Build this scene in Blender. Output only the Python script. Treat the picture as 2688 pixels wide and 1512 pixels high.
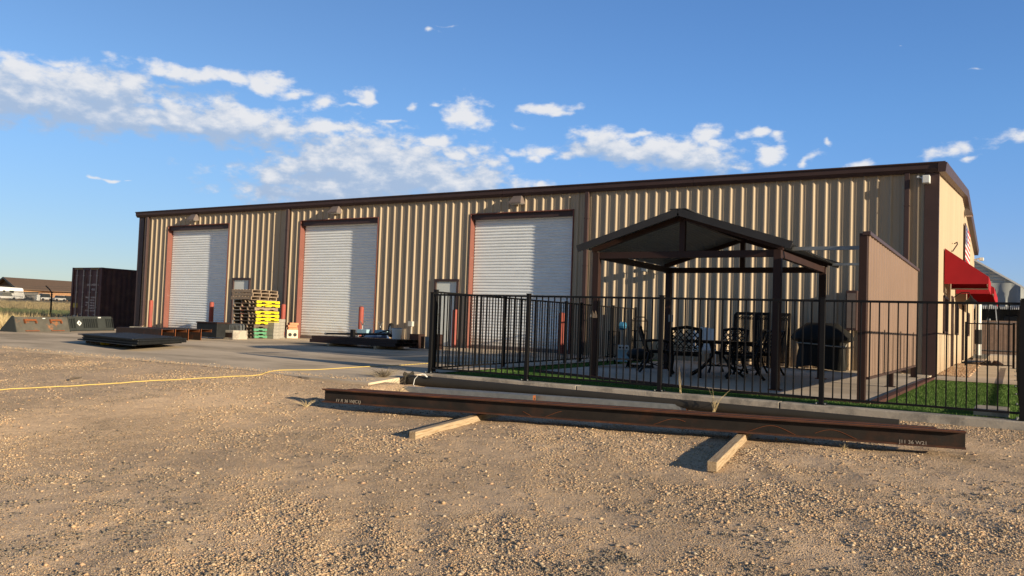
import bpy, math, random
import numpy as np
from mathutils import Vector, Matrix
R = math.radians
random.seed(7); rng = np.random.default_rng(11)
for o in list(bpy.data.objects): bpy.data.objects.remove(o)
S = bpy.context.scene; C = S.collection

# ---------------------------------------------------------------- camera
FPX = 2175.5; ROLL, PITCH, YAW = R(2.014), R(2.419), R(31.146); CAMZ = 0.85
f = Vector((-math.sin(YAW)*math.cos(PITCH), math.cos(YAW)*math.cos(PITCH), math.sin(PITCH)))
r0 = Vector((math.cos(YAW), math.sin(YAW), 0)); u0 = r0.cross(f)
cr = r0*math.cos(ROLL) + u0*math.sin(ROLL); cu = -r0*math.sin(ROLL) + u0*math.cos(ROLL)
cam = bpy.data.cameras.new('camera'); co = bpy.data.objects.new('camera', cam); C.objects.link(co)
mw = Matrix((cr, cu, -f)).transposed().to_4x4(); mw.translation = Vector((0, 0, CAMZ)); co.matrix_world = mw
cam.sensor_width = 36; cam.lens = FPX/2688*36; cam.clip_start = 0.1; cam.clip_end = 4000
S.camera = co
S.render.resolution_x = 1024; S.render.resolution_y = 576

# ---------------------------------------------------------------- light
SAZ, SEL = R(9.8), R(12.6)          # sun azimuth off the long wall, elevation
sun_dir = Vector((math.cos(SAZ)*math.cos(SEL), -math.sin(SAZ)*math.cos(SEL), math.sin(SEL)))
sl = bpy.data.lights.new('sun', 'SUN'); sl.energy = 3.5; sl.angle = R(0.55); sl.color = (1.0, 0.82, 0.58)
so = bpy.data.objects.new('sun', sl); C.objects.link(so)
so.rotation_euler = sun_dir.to_track_quat('Z', 'Y').to_euler()
S.view_settings.view_transform = 'Standard'; S.view_settings.look = 'None'
S.view_settings.exposure = 1.12; S.view_settings.gamma = 1.0; S.view_settings.use_curve_mapping = False

# ---------------------------------------------------------------- world: sky + clouds (in direction space)
W = bpy.data.worlds.new('World'); S.world = W; W.use_nodes = True
nt = W.node_tree; nt.nodes.clear()
def N(tree, t, **kw):
    n = tree.nodes.new(t)
    for k, v in kw.items(): setattr(n, k, v)
    return n
def Mth(tree, op, a, b=None, clamp=False):
    n = N(tree, 'ShaderNodeMath', operation=op); n.use_clamp = clamp
    for i, v in enumerate((a, b)):
        if v is None: continue
        if isinstance(v, (int, float)): n.inputs[i].default_value = v
        else: tree.links.new(v, n.inputs[i])
    return n.outputs[0]
# cloud puffs: centre and radii measured as (bearing, elevation) in degrees
def bearing(px, py):
    d = cr*(px-1344) - cu*(py-756) + f*FPX
    return math.degrees(math.atan2(d.x, d.y)), math.degrees(math.asin(d.z/d.length))
PUFF = [  # px, py, rx, ry, weight  (only used to derive sky directions)
 (60,205,190,45,.9),(150,170,120,22,.6),(110,262,260,55,1.15),(260,245,150,50,1.1),(345,245,75,55,1.0),(330,300,160,45,1.05),
 (455,290,60,45,.9),(440,325,150,32,1.0),(600,315,150,38,1.1),(740,325,110,34,1.0),(860,335,90,26,.85),(930,350,40,14,.6),(520,340,140,28,.9),
 (410,180,50,22,.8),(500,200,110,22,.85),(600,205,90,22,.8),(690,215,70,26,.95),(455,225,60,12,.5),
 (770,245,28,20,.8),(855,262,42,20,.8),(950,250,32,22,.8),(915,270,60,10,.5),
 (750,465,80,40,1.0),(860,435,110,50,1.15),(950,450,160,70,1.25),(1080,445,170,60,1.1),(1170,480,190,50,1.0),(900,490,220,50,1.1),(700,500,70,30,.7),
 (1150,375,80,16,.85),(1210,400,70,20,.8),(1280,440,90,30,.6),(1330,490,70,30,.6),(1370,470,60,16,.5),
 (1220,300,45,38,.95),(1255,315,40,26,.8),(1145,288,40,10,.5),(1440,275,80,14,.75),(1470,288,40,14,.7),(1035,320,45,9,.6),(1085,292,32,18,.55),(1350,320,60,22,.4),
 (1415,400,32,20,.85),(1590,370,80,32,1.0),(1660,390,110,30,1.05),(1760,400,130,32,1.05),(1850,420,90,30,.95),(1500,400,90,20,.75),(1870,360,40,26,.8),(1900,385,32,20,.8),
 (1690,350,28,12,.6),(1990,345,38,16,.85),(2040,358,28,12,.7),(2020,400,38,26,.9),(2125,408,18,16,.7),(2150,365,14,20,.5),(2090,445,50,14,.65),(2250,435,45,16,.75),(1350,395,70,14,.6),
 (1930,430,60,14,.55),(1450,490,40,10,.7),
 (2500,385,60,24,.75),(2650,370,55,20,.8),(2555,410,40,10,.5),(2560,180,30,8,.35),(2380,118,25,6,.3),
 (1145,75,16,14,.6),(1160,58,30,8,.3),(245,455,20,7,.7),(285,460,24,6,.7),(325,468,16,4,.6),(710,372,14,7,.6),(1250,390,20,8,.3),
]
def cloud_group(name, puffs, grow):
    grp = bpy.data.node_groups.new(name, 'ShaderNodeTree')
    grp.interface.new_socket('P', in_out='INPUT', socket_type='NodeSocketVector')
    grp.interface.new_socket('F', in_out='OUTPUT', socket_type='NodeSocketFloat')
    gi = N(grp, 'NodeGroupInput'); go = N(grp, 'NodeGroupOutput')
    nz0 = N(grp, 'ShaderNodeTexNoise'); nz0.inputs['Scale'].default_value = .35; nz0.inputs['Detail'].default_value = 2
    grp.links.new(gi.outputs[0], nz0.inputs['Vector'])
    wrp = N(grp, 'ShaderNodeVectorMath', operation='MULTIPLY_ADD'); grp.links.new(nz0.outputs['Color'], wrp.inputs[0]); wrp.inputs[1].default_value = (4.2, 2.0, 0)
    grp.links.new(gi.outputs[0], wrp.inputs[2]); cur = None
    for (px, py, rx, ry, wt) in puffs:
        a0, e0 = bearing(px, py); a1, e1 = bearing(px+rx, py+rx*.037); a2, e2 = bearing(px, py-ry)
        kx, ky = .66/(a1-a0), .66/(e2-e0)
        m = N(grp, 'ShaderNodeVectorMath', operation='MULTIPLY_ADD'); grp.links.new(wrp.outputs[0], m.inputs[0]); m.inputs[1].default_value = (kx, ky, 0); m.inputs[2].default_value = (-(a0+2.1)*kx, -(e0+1.0)*ky, 0)
        l = N(grp, 'ShaderNodeVectorMath', operation='LENGTH'); grp.links.new(m.outputs[0], l.inputs[0])
        v = Mth(grp, 'SUBTRACT', wt+grow, l.outputs['Value'])
        cur = v if cur is None else Mth(grp, 'MAXIMUM', cur, v)
    mp = N(grp, 'ShaderNodeVectorMath', operation='MULTIPLY'); grp.links.new(gi.outputs[0], mp.inputs[0]); mp.inputs[1].default_value = (.85, 1.5, 1)
    nz = N(grp, 'ShaderNodeTexNoise'); nz.inputs['Scale'].default_value = .8; nz.inputs['Detail'].default_value = 7; nz.inputs['Roughness'].default_value = .57
    grp.links.new(mp.outputs[0], nz.inputs['Vector'])
    cur = Mth(grp, 'ADD', cur, Mth(grp, 'MULTIPLY', Mth(grp, 'SUBTRACT', nz.outputs['Fac'], .5), 1.9))
    grp.links.new(cur, go.inputs[0]); return grp
GRP0 = cloud_group('cloud_field', PUFF, -.04)
GRP1 = cloud_group('cloud_light_field', [p for p in PUFF if p[2]*p[3] > 2400 and p[4] >= .85], .02)

tc = N(nt, 'ShaderNodeTexCoord'); sx = N(nt, 'ShaderNodeSeparateXYZ'); nt.links.new(tc.outputs['Generated'], sx.inputs[0])
az = Mth(nt, 'MULTIPLY', Mth(nt, 'ARCTAN2', sx.outputs[0], sx.outputs[1]), 57.29578)
el = Mth(nt, 'MULTIPLY', Mth(nt, 'ARCSINE', sx.outputs[2]), 57.29578)
cx = N(nt, 'ShaderNodeCombineXYZ'); nt.links.new(az, cx.inputs[0]); nt.links.new(el, cx.inputs[1])
def field(dx, dy, grp):
    o = N(nt, 'ShaderNodeVectorMath', operation='ADD'); nt.links.new(cx.outputs[0], o.inputs[0]); o.inputs[1].default_value = (dx, dy, 0)
    g = N(nt, 'ShaderNodeGroup'); g.node_tree = grp; nt.links.new(o.outputs[0], g.inputs[0]); return g.outputs[0]
F0 = field(0, 0, GRP0); F1 = field(.20, .95, GRP1)
alpha = N(nt, 'ShaderNodeMapRange', interpolation_type='SMOOTHSTEP'); nt.links.new(F0, alpha.inputs[0])
alpha.inputs[1].default_value = -.06; alpha.inputs[2].default_value = .62; alpha.inputs[4].default_value = .97
lit = N(nt, 'ShaderNodeMapRange', interpolation_type='SMOOTHSTEP'); nt.links.new(Mth(nt, 'SUBTRACT', F0, F1), lit.inputs[0])
lit.inputs[1].default_value = -.35; lit.inputs[2].default_value = .85
ccol = N(nt, 'ShaderNodeMixRGB'); nt.links.new(lit.outputs[0], ccol.inputs[0])
SKYS = 0.0435
K_ = .5/SKYS; ccol.inputs[1].default_value = (.36*K_, .47*K_, .65*K_, 1); ccol.inputs[2].default_value = (.75*K_, .76*K_, .79*K_, 1)
sky = N(nt, 'ShaderNodeTexSky', sky_type='NISHITA'); sky.sun_disc = False
sky.sun_elevation = SEL; sky.sun_rotation = math.atan2(sun_dir.x, sun_dir.y)
tg = N(nt, 'ShaderNodeMapRange', interpolation_type='SMOOTHSTEP'); nt.links.new(el, tg.inputs[0]); tg.inputs[1].default_value = 1; tg.inputs[2].default_value = 15
hz = N(nt, 'ShaderNodeMapRange', interpolation_type='SMOOTHSTEP'); nt.links.new(az, hz.inputs[0]); hz.inputs[1].default_value = -60; hz.inputs[2].default_value = -5
lowc = N(nt, 'ShaderNodeMixRGB'); nt.links.new(hz.outputs[0], lowc.inputs[0]); lowc.inputs[1].default_value = (.78,.90,1.27,1); lowc.inputs[2].default_value = (.92,1.12,1.95,1)
tint = N(nt, 'ShaderNodeMixRGB'); nt.links.new(tg.outputs[0], tint.inputs[0]); nt.links.new(lowc.outputs[0], tint.inputs[1])
topc = N(nt, 'ShaderNodeMixRGB'); nt.links.new(hz.outputs[0], topc.inputs[0]); topc.inputs[1].default_value = (.99,1.26,1.66,1); topc.inputs[2].default_value = (1.02,1.50,2.22,1)
nt.links.new(topc.outputs[0], tint.inputs[2])
dt = N(nt, 'ShaderNodeVectorMath', operation='DOT_PRODUCT'); nt.links.new(tc.outputs['Generated'], dt.inputs[0]); dt.inputs[1].default_value = tuple(sun_dir)
sw = N(nt, 'ShaderNodeMapRange', interpolation_type='SMOOTHSTEP'); nt.links.new(dt.outputs['Value'], sw.inputs[0]); sw.inputs[1].default_value = -.05; sw.inputs[2].default_value = .55
tn2 = N(nt, 'ShaderNodeMixRGB'); nt.links.new(sw.outputs[0], tn2.inputs[0]); nt.links.new(tint.outputs[0], tn2.inputs[1]); tn2.inputs[2].default_value = (.78,.72,.66,1)
skt = N(nt, 'ShaderNodeMixRGB', blend_type='MULTIPLY'); skt.inputs[0].default_value = 1
nt.links.new(sky.outputs[0], skt.inputs[1]); nt.links.new(tn2.outputs[0], skt.inputs[2])
sky.air_density = 1.15; sky.dust_density = .6; sky.ozone_density = 1.6; sky.altitude = 1500
mixc = N(nt, 'ShaderNodeMixRGB'); nt.links.new(alpha.outputs[0], mixc.inputs[0]); nt.links.new(skt.outputs[0], mixc.inputs[1]); nt.links.new(ccol.outputs[0], mixc.inputs[2])
bg = N(nt, 'ShaderNodeBackground'); bg.inputs[1].default_value = SKYS; nt.links.new(mixc.outputs[0], bg.inputs[0])
wo = N(nt, 'ShaderNodeOutputWorld'); nt.links.new(bg.outputs[0], wo.inputs[0])

# ================================================================ helpers
def ss(a, b, x):
    t = np.clip((np.asarray(x, float)-a)/(b-a), 0, 1); return t*t*(3-2*t)
def G(x, y): return .058-.0035*(x+32)-.009*(22-y)         # paved ground
def T0(x, y):                                             # gravel / field ground
    x = np.asarray(x, float); y = np.asarray(y, float)
    a = -.13-.05*(9.8-np.minimum(y, 9.8)); b = -.25-.05*(12-np.minimum(y, 12))
    w = ss(8.9, 9.9, y)*.4; k = ss(-10.5, -7.5, x-w); z = np.maximum(-.72, a*(1-k)+b*k)
    cw = ss(9.3, 9.75, y)*ss(-8.0, -8.35, x)*ss(10.75, 10.3, y)*ss(-10.5, -9.4, x); z = z*(1-cw)+(G(x, y)-.03)*cw
    back = ss(13, 24, y)*ss(-4, 0.5, x); z = z*(1-back)+(G(x, y)-.05)*back
    d = np.hypot(x, y); lf = ss(-26, -30, x)*1.0
    zl = np.where(y < 13, z, -.10) ; z = z*(1-lf)+(-.12)*lf*ss(6, 14, y)+z*lf*(1-ss(6, 14, y))
    far = np.clip((d-46)/235, 0, 1.0)*2.75*ss(-24, -34, x)*ss(8, 30, y)
    return z+far
def Tz(x, y): return float(T0(x, y))

class MB:
    def __init__(s): s.v = []; s.f = []
    def add(s, vs, fs):
        n = len(s.v); s.v += [tuple(p) for p in vs]; s.f += [tuple(n+i for i in q) for q in fs]; return s
    def box(s, x0, y0, z0, x1, y1, z1):
        x0, x1 = min(x0, x1), max(x0, x1); y0, y1 = min(y0, y1), max(y0, y1); z0, z1 = min(z0, z1), max(z0, z1)
        return s.add([(x0,y0,z0),(x1,y0,z0),(x1,y1,z0),(x0,y1,z0),(x0,y0,z1),(x1,y0,z1),(x1,y1,z1),(x0,y1,z1)],
              [(0,3,2,1),(4,5,6,7),(0,1,5,4),(1,2,6,5),(2,3,7,6),(3,0,4,7)])
    def cbox(s, c, d, rz=0.0, m=None):
        M = m if m is not None else Matrix.Rotation(rz, 3, 'Z')
        vs = [Vector(c)+M@Vector((sx*d[0]/2, sy*d[1]/2, sz*d[2]/2)) for sz in (-1,1) for sy in (-1,1) for sx in (-1,1)]
        return s.add(vs, [(0,2,3,1),(4,5,7,6),(0,1,5,4),(1,3,7,5),(3,2,6,7),(2,0,4,6)])
    def bar(s, a, b, w, h, up=(0,0,1)):
        a, b = Vector(a), Vector(b); d = (b-a); L = d.length; d.normalize()
        sd = d.cross(Vector(up));
        if sd.length < 1e-4: sd = d.cross(Vector((1,0,0)))
        sd.normalize(); u = sd.cross(d)
        M = Matrix((d, sd, u)).transposed()
        return s.cbox((a+b)/2, (L, w, h), m=M)
    def tube(s, a, b, r0, r1=None, n=12, caps=True):
        r1 = r0 if r1 is None else r1
        return s.path([a, b], [r0, r1], n, caps)
    def path(s, pts, r, n=8, caps=True):
        pts = [Vector(p) for p in pts]; k = len(pts); rs = r if isinstance(r, (list, tuple)) else [r]*k
        base = len(s.v); pu = None
        for i, p in enumerate(pts):
            d = (pts[min(i+1, k-1)]-pts[max(i-1, 0)]).normalized()
            if pu is None: pu = d.orthogonal().normalized()
            else:
                pu = (pu-d*pu.dot(d)); pu = pu.normalized() if pu.length > 1e-6 else d.orthogonal().normalized()
            w = d.cross(pu)
            for j in range(n):
                t = 2*math.pi*j/n; s.v.append(tuple(p+(pu*math.cos(t)+w*math.sin(t))*rs[i]))
        for i in range(k-1):
            for j in range(n):
                s.f.append((base+i*n+j, base+i*n+(j+1)%n, base+(i+1)*n+(j+1)%n, base+(i+1)*n+j))
        if caps:
            s.f.append(tuple(base+j for j in reversed(range(n)))); s.f.append(tuple(base+(k-1)*n+j for j in range(n)))
        return s
    def prism(s, poly, fn0, fn1):
        n = len(poly); vs = [fn0(p) for p in poly]+[fn1(p) for p in poly]
        return s.add(vs, [tuple(reversed(range(n))), tuple(range(n, 2*n))]+[(i, (i+1)%n, n+(i+1)%n, n+i) for i in range(n)])
    def prismZ(s, poly, z0, z1): return s.prism(poly, lambda p: (p[0], p[1], z0), lambda p: (p[0], p[1], z1))
    def prismX(s, poly, x0, x1): return s.prism(poly, lambda p: (x0, p[0], p[1]), lambda p: (x1, p[0], p[1]))
    def prismY(s, poly, y0, y1): return s.prism(poly, lambda p: (p[0], y0, p[1]), lambda p: (p[0], y1, p[1]))
    def lathe(s, c, prof, n=20):
        base = len(s.v); k = len(prof)
        for (r, z) in prof:
            for j in range(n):
                t = 2*math.pi*j/n; s.v.append((c[0]+r*math.cos(t), c[1]+r*math.sin(t), c[2]+z))
        for i in range(k-1):
            for j in range(n): s.f.append((base+i*n+j, base+i*n+(j+1)%n, base+(i+1)*n+(j+1)%n, base+(i+1)*n+j))
        s.f.append(tuple(base+j for j in reversed(range(n)))); s.f.append(tuple(base+(k-1)*n+j for j in range(n)))
        return s
    def build(s, name, mat, parent=None, world=True, smooth=False, bevel=0, label=None, recalc=False):
        me = bpy.data.meshes.new(name); off = Vector((0,0,0))
        if world and parent is not None:
            p = parent
            while p is not None: off += p.location; p = p.parent
        me.from_pydata([tuple(Vector(v)-off) for v in s.v] if off.length else s.v, [], s.f)
        if recalc:
            import bmesh
            bm = bmesh.new(); bm.from_mesh(me); bmesh.ops.recalc_face_normals(bm, faces=bm.faces); bm.to_mesh(me); bm.free()
        if smooth:
            me.polygons.foreach_set('use_smooth', [True]*len(me.polygons))
        me.materials.append(mat); me.update()
        o = bpy.data.objects.new(name, me); C.objects.link(o)
        if parent is not None: o.parent = parent
        if smooth:
            try: me.set_sharp_from_angle(angle=R(40))
            except Exception: pass
        if bevel:
            b = o.modifiers.new('bevel', 'BEVEL'); b.width = bevel; b.segments = 2; b.limit_method = 'ANGLE'
        if label: o['label'] = label
        return o
def tag(o, label, cat, group=None):
    o['label'] = label; o['category'] = cat
    if group: o['group'] = group
    return o
def thing(name, label, cat, loc=(0,0,0), rz=0.0, group=None):
    o = bpy.data.objects.new(name, None); C.objects.link(o); o.location = loc; o.rotation_euler = (0,0,rz); o.empty_display_size = .1
    return tag(o, label, cat, group)
def struct(o, kind='structure'): o['kind'] = kind; return o
def dup(root, loc, rz, label, group=None):
    r = root.copy(); C.objects.link(r); r.location = loc; r.rotation_euler = (0,0,rz); r['label'] = label
    if group: r['group'] = group
    for ch in list(root.children):
        c = ch.copy(); C.objects.link(c); c.parent = r
        for g in list(ch.children):
            d = g.copy(); C.objects.link(d); d.parent = c
    return r

# ---------------------------------------------------------------- materials
def pm(name, col, rough=.6, metal=0.0, var=.15, vs=3.0, bump=0.0, bs=40.0, stretch=(1,1,1), col2=None, mixlo=.45, mixhi=.6, spec=.22, detail=5, cs=None, coat=0):
    m = bpy.data.materials.new(name); m.use_nodes = True; t = m.node_tree; b = t.nodes['Principled BSDF']
    b.inputs['Roughness'].default_value = rough; b.inputs['Metallic'].default_value = metal
    b.inputs['Specular IOR Level'].default_value = spec
    tcn = N(t, 'ShaderNodeTexCoord'); mpn = N(t, 'ShaderNodeMapping'); mpn.inputs['Scale'].default_value = stretch
    t.links.new(tcn.outputs['Object'], mpn.inputs[0])
    nn = N(t, 'ShaderNodeTexNoise'); nn.inputs['Scale'].default_value = vs; nn.inputs['Detail'].default_value = detail; nn.inputs['Roughness'].default_value = .6
    t.links.new(mpn.outputs[0], nn.inputs['Vector'])
    mr = N(t, 'ShaderNodeMapRange'); t.links.new(nn.outputs['Fac'], mr.inputs[0]); mr.inputs[1].default_value = .25; mr.inputs[2].default_value = .75
    mr.inputs[3].default_value = 1-var; mr.inputs[4].default_value = 1+var
    vm = N(t, 'ShaderNodeVectorMath', operation='SCALE'); t.links.new(mr.outputs[0], vm.inputs['Scale'])
    if col2 is not None:
        n2 = N(t, 'ShaderNodeTexNoise'); n2.inputs['Scale'].default_value = cs or vs*.6; n2.inputs['Detail'].default_value = 6; n2.inputs['Roughness'].default_value = .65
        t.links.new(mpn.outputs[0], n2.inputs['Vector'])
        m2 = N(t, 'ShaderNodeMapRange', interpolation_type='SMOOTHSTEP'); t.links.new(n2.outputs['Fac'], m2.inputs[0]); m2.inputs[1].default_value = mixlo; m2.inputs[2].default_value = mixhi
        mx = N(t, 'ShaderNodeMixRGB'); t.links.new(m2.outputs[0], mx.inputs[0]); mx.inputs[1].default_value = (*col, 1); mx.inputs[2].default_value = (*col2, 1)
        t.links.new(mx.outputs[0], vm.inputs[0])
    else: vm.inputs[0].default_value = col
    t.links.new(vm.outputs[0], b.inputs['Base Color'])
    if bump:
        nb = N(t, 'ShaderNodeTexNoise'); nb.inputs['Scale'].default_value = bs; nb.inputs['Detail'].default_value = 4
        t.links.new(mpn.outputs[0], nb.inputs['Vector'])
        bp = N(t, 'ShaderNodeBump'); bp.inputs['Strength'].default_value = bump; bp.inputs['Distance'].default_value = .01
        t.links.new(nb.outputs['Fac'], bp.inputs['Height']); t.links.new(bp.outputs[0], b.inputs['Normal'])
    return m
M = {}
M['wall'] = pm('tan_steel_panel', (.455,.372,.268), .6, spec=.18, var=.07, vs=1.3, stretch=(1,1,.25), bump=.05, bs=6)
M['trim'] = pm('brown_steel_trim', (.066,.042,.041), .45, var=.12, vs=2)
M['jamb'] = pm('red_brown_jamb', (.20,.082,.066), .5, var=.1, vs=2)
M['door'] = pm('white_roller_door', (.86,.91,.93), .42, var=.06, vs=1.5, stretch=(1,1,3))
M['mandoor'] = pm('pale_grey_door', (.72,.76,.73), .45, var=.05)
M['roof'] = pm('brown_roof', (.14,.075,.065), .5)
M['grey_box'] = pm('bronze_lamp_housing', (.17,.14,.13), .5)
M['lens'] = pm('lamp_glass', (.5,.5,.47), .3)
M['white'] = pm('white_plastic', (.70,.72,.72), .45, var=.04)
M['black'] = pm('black_powder_coat', (.008,.008,.009), .5, var=.2)
M['blackrough'] = pm('black_steel', (.016,.018,.02), .6, var=.3, vs=6, bump=.1)
M['brownsteel'] = pm('brown_painted_steel', (.038,.021,.018), .5, var=.12)
M['rust'] = pm('mill_scale_rust', (.036,.025,.021), .6, var=.25, vs=5, stretch=(1,1,1), bump=.12, bs=60, col2=(.075,.033,.02), mixlo=.50, mixhi=.72, cs=3.0)
M['web'] = pm('shaded_mill_scale', (.023,.019,.017), .6, var=.3, vs=4, stretch=(1,1,1), bump=.12, bs=60, col2=(.05,.026,.018), mixlo=.5, mixhi=.75, cs=3)  # mill scale darkened to put the shade between the flanges into the colour
M['flange'] = pm('rusty_flange', (.060,.030,.022), .75, var=.3, vs=6, bump=.15, bs=60, col2=(.11,.045,.022), mixlo=.5, mixhi=.7, cs=4)
M['rust_edge'] = pm('rust_orange', (.22,.075,.03), .8, var=.25, vs=20, bump=.2)
M['galv'] = pm('galvanised_steel', (.25,.27,.28), .42, .55, var=.2, vs=12)
M['pole'] = pm('bronze_pole', (.040,.036,.030), .6, var=.12, vs=3)
M['bollard'] = pm('faded_red_paint', (.31,.075,.058), .6, var=.2, vs=5, col2=(.24,.085,.07), stretch=(1,1,.5))
M['concrete'] = None
M['curb'] = pm('kerb_concrete', (.44,.40,.34), .85, spec=0.0, var=.16, vs=3, bump=.3, bs=50, col2=(.27,.25,.22), mixlo=.48, mixhi=.62, cs=2.2)
M['block'] = pm('grey_block', (.29,.28,.245), .9, var=.2, vs=9, bump=.35, bs=60)
M['cream'] = pm('cream_block', (.62,.57,.46), .85, var=.12, vs=7, bump=.3)
M['orange'] = pm('orange_brick', (.60,.26,.15), .85, var=.15, vs=9, bump=.2)
M['wood'] = pm('weathered_lumber', (.42,.33,.22), .75, var=.22, vs=5, stretch=(9,.6,9), bump=.35, bs=18, col2=(.30,.20,.115), mixlo=.45, mixhi=.65, cs=7)
M['woodgrey'] = pm('grey_pallet_wood', (.30,.23,.17), .85, var=.25, vs=7, bump=.3, bs=30)
M['wooddark'] = pm('dark_pallet_wood', (.15,.12,.09), .85, var=.25, vs=7, bump=.3, bs=30)
M['yellow'] = pm('yellow_paint_wood', (.78,.64,.02), .6, var=.08, vs=6)
M['green'] = pm('green_paint_wood', (.10,.30,.17), .65, var=.25, vs=8)
M['red'] = pm('red_canvas', (.33,.014,.024), .85, var=.10, vs=2.2, bump=.15, bs=3)
M['cont'] = pm('maroon_container', (.10,.055,.058), .6, var=.2, vs=2.5, col2=(.13,.075,.066), cs=3)
M['bucketpaint'] = pm('dark_green_grey_steel', (.098,.094,.082), .55, var=.25, vs=4, col2=(.30,.13,.055), mixlo=.58, mixhi=.72, cs=2.6)
M['grille'] = pm('dark_green_steel', (.040,.046,.045), .5, var=.15, vs=4)
M['blue'] = pm('blue_paint', (.05,.20,.36), .5)
M['ltblue'] = pm('pale_blue_metal', (.32,.50,.60), .4)
M['tarp'] = pm('blue_tarp', (.06,.11,.24), .6)
M['cover'] = pm('black_vinyl_cover', (.018,.018,.017), .5, var=.2, vs=4, bump=.25, bs=7)
M['strap'] = pm('grey_strap', (.32,.32,.29), .6)
M['cast'] = pm('dark_cast_aluminium', (.008,.007,.007), .5, var=.2)
M['glass'] = pm('dark_glass', (.03,.035,.04), .06, spec=.6)
M['rubber'] = pm('tyre_rubber', (.02,.02,.02), .8)
M['shingle'] = pm('brown_shingle', (.12,.085,.065), .9, var=.12, vs=2)
M['stucco'] = pm('orange_stucco', (.66,.38,.20), .9, var=.05)
M['shade'] = pm('grey_shade_cloth', (.30,.325,.33), .8, var=.08, vs=1.2, bump=.4, bs=2)
M['corr'] = pm('pale_corrugated_sheet', (.55,.57,.53), .5, var=.1)
M['slat'] = pm('brown_fence_slat', (.36,.25,.19), .7, var=.2, vs=5)
M['chain'] = pm('galvanised_wire', (.30,.29,.25), .6, .0)
M['chalk'] = pm('chalk', (.26,.23,.20), .9)
M['hose'] = pm('yellow_cord', (.66,.50,.16), .5, var=.08)
M['straw'] = pm('dry_straw', (.52,.42,.24), .8, var=.25, vs=9)
M['weed'] = pm('grey_green_weed', (.14,.15,.085), .8, var=.35, vs=1.5)
M['brush'] = pm('dry_brush', (.24,.20,.14), .9, var=.35, vs=5)
M['greenweed'] = pm('green_weed', (.13,.17,.06), .8, var=.35, vs=.6)
M['fieldgrass'] = pm('field_grass', (.47,.37,.20), .9, var=.25, vs=.35)
M['rake'] = pm('rock_mulch', (.42,.28,.17), .85, var=.4, vs=22)
M['dirtedge'] = pm('maroon_edging', (.085,.04,.035), .6)
M['canvas_in'] = pm('awning_underside', (.20,.01,.015), .8)
M['autopaint'] = pm('white_car_paint', (.72,.73,.74), .25, var=.02)
M['darkcar'] = pm('dark_car_paint', (.03,.035,.04), .25)

def panelise(m, width, amt):
    t = m.node_tree; b = t.nodes['Principled BSDF']; src = b.inputs['Base Color'].links[0].from_socket
    g = N(t, 'ShaderNodeNewGeometry'); sp = N(t, 'ShaderNodeSeparateXYZ'); t.links.new(g.outputs['Position'], sp.inputs[0])
    q = Mth(t, 'FLOOR', Mth(t, 'DIVIDE', Mth(t, 'ADD', sp.outputs[0], sp.outputs[1]), width)); wn = N(t, 'ShaderNodeTexWhiteNoise', noise_dimensions='1D'); t.links.new(q, wn.inputs['W'])
    k = Mth(t, 'ADD', Mth(t, 'MULTIPLY', wn.outputs['Value'], amt), 1-amt/2)
    # splashed dust on the bottom half metre, broken up by noise
    nn = N(t, 'ShaderNodeTexNoise'); nn.inputs['Scale'].default_value = 2.5; nn.inputs['Detail'].default_value = 6; t.links.new(g.outputs['Position'], nn.inputs['Vector'])
    h = N(t, 'ShaderNodeMapRange', interpolation_type='SMOOTHSTEP'); t.links.new(Mth(t, 'ADD', sp.outputs[2], Mth(t, 'MULTIPLY', nn.outputs['Fac'], -.7)), h.inputs[0]); h.inputs[1].default_value = .2; h.inputs[2].default_value = -.25; h.inputs[4].default_value = .5
    sc = N(t, 'ShaderNodeVectorMath', operation='SCALE'); t.links.new(src, sc.inputs[0]); t.links.new(k, sc.inputs['Scale'])
    mx = N(t, 'ShaderNodeMixRGB'); t.links.new(h.outputs[0], mx.inputs[0]); t.links.new(sc.outputs[0], mx.inputs[1]); mx.inputs[2].default_value = (.40,.29,.19,1)
    t.links.new(mx.outputs[0], b.inputs['Base Color'])
panelise(M['wall'], .915, .07); panelise(M['door'], 50, .0)
def rnd_island(m, cols, b_in='Base Color'):
    """colour ramp picked per loose piece"""
    t = m.node_tree; b = t.nodes['Principled BSDF']; g = N(t, 'ShaderNodeNewGeometry'); cr_ = N(t, 'ShaderNodeValToRGB'); e = cr_.color_ramp; e.interpolation = 'LINEAR'
    while len(e.elements) > 1: e.elements.remove(e.elements[-1])
    for i, c in enumerate(cols):
        if i == 0: e.elements[0].position = 0; e.elements[0].color = (*c, 1)
        else: x = e.elements.new(i/(len(cols)-1)); x.color = (*c, 1)
    t.links.new(g.outputs['Random Per Island'], cr_.inputs[0]); t.links.new(cr_.outputs[0], b.inputs[b_in])
STONE = [(.52,.37,.22),(.28,.20,.135),(.62,.48,.31),(.40,.28,.18),(.68,.57,.42),(.30,.245,.19),(.55,.36,.23),(.42,.33,.23),(.58,.44,.29),(.17,.145,.12),(.54,.40,.25),(.60,.40,.25)]
M['stone'] = pm('loose_stone', (.4,.3,.2), .85, spec=0.05); rnd_island(M['stone'], STONE)
M['mulch'] = pm('river_rock', (.4,.3,.2), .8, spec=0.05); rnd_island(M['mulch'], [(.50,.30,.18),(.62,.46,.30),(.34,.20,.13),(.68,.55,.40),(.42,.25,.16)])
M['turfblade'] = pm('turf_blade', (.1,.2,.05), .7, spec=0.05); rnd_island(M['turfblade'], [(.055,.125,.030),(.10,.19,.045),(.13,.22,.06),(.18,.24,.09),(.07,.15,.035)])
M['straw2'] = pm('grass_blade', (.4,.3,.2), .9, spec=0.05); rnd_island(M['straw2'], [(.50,.40,.22),(.40,.31,.17),(.58,.48,.28),(.34,.27,.14)])
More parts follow.
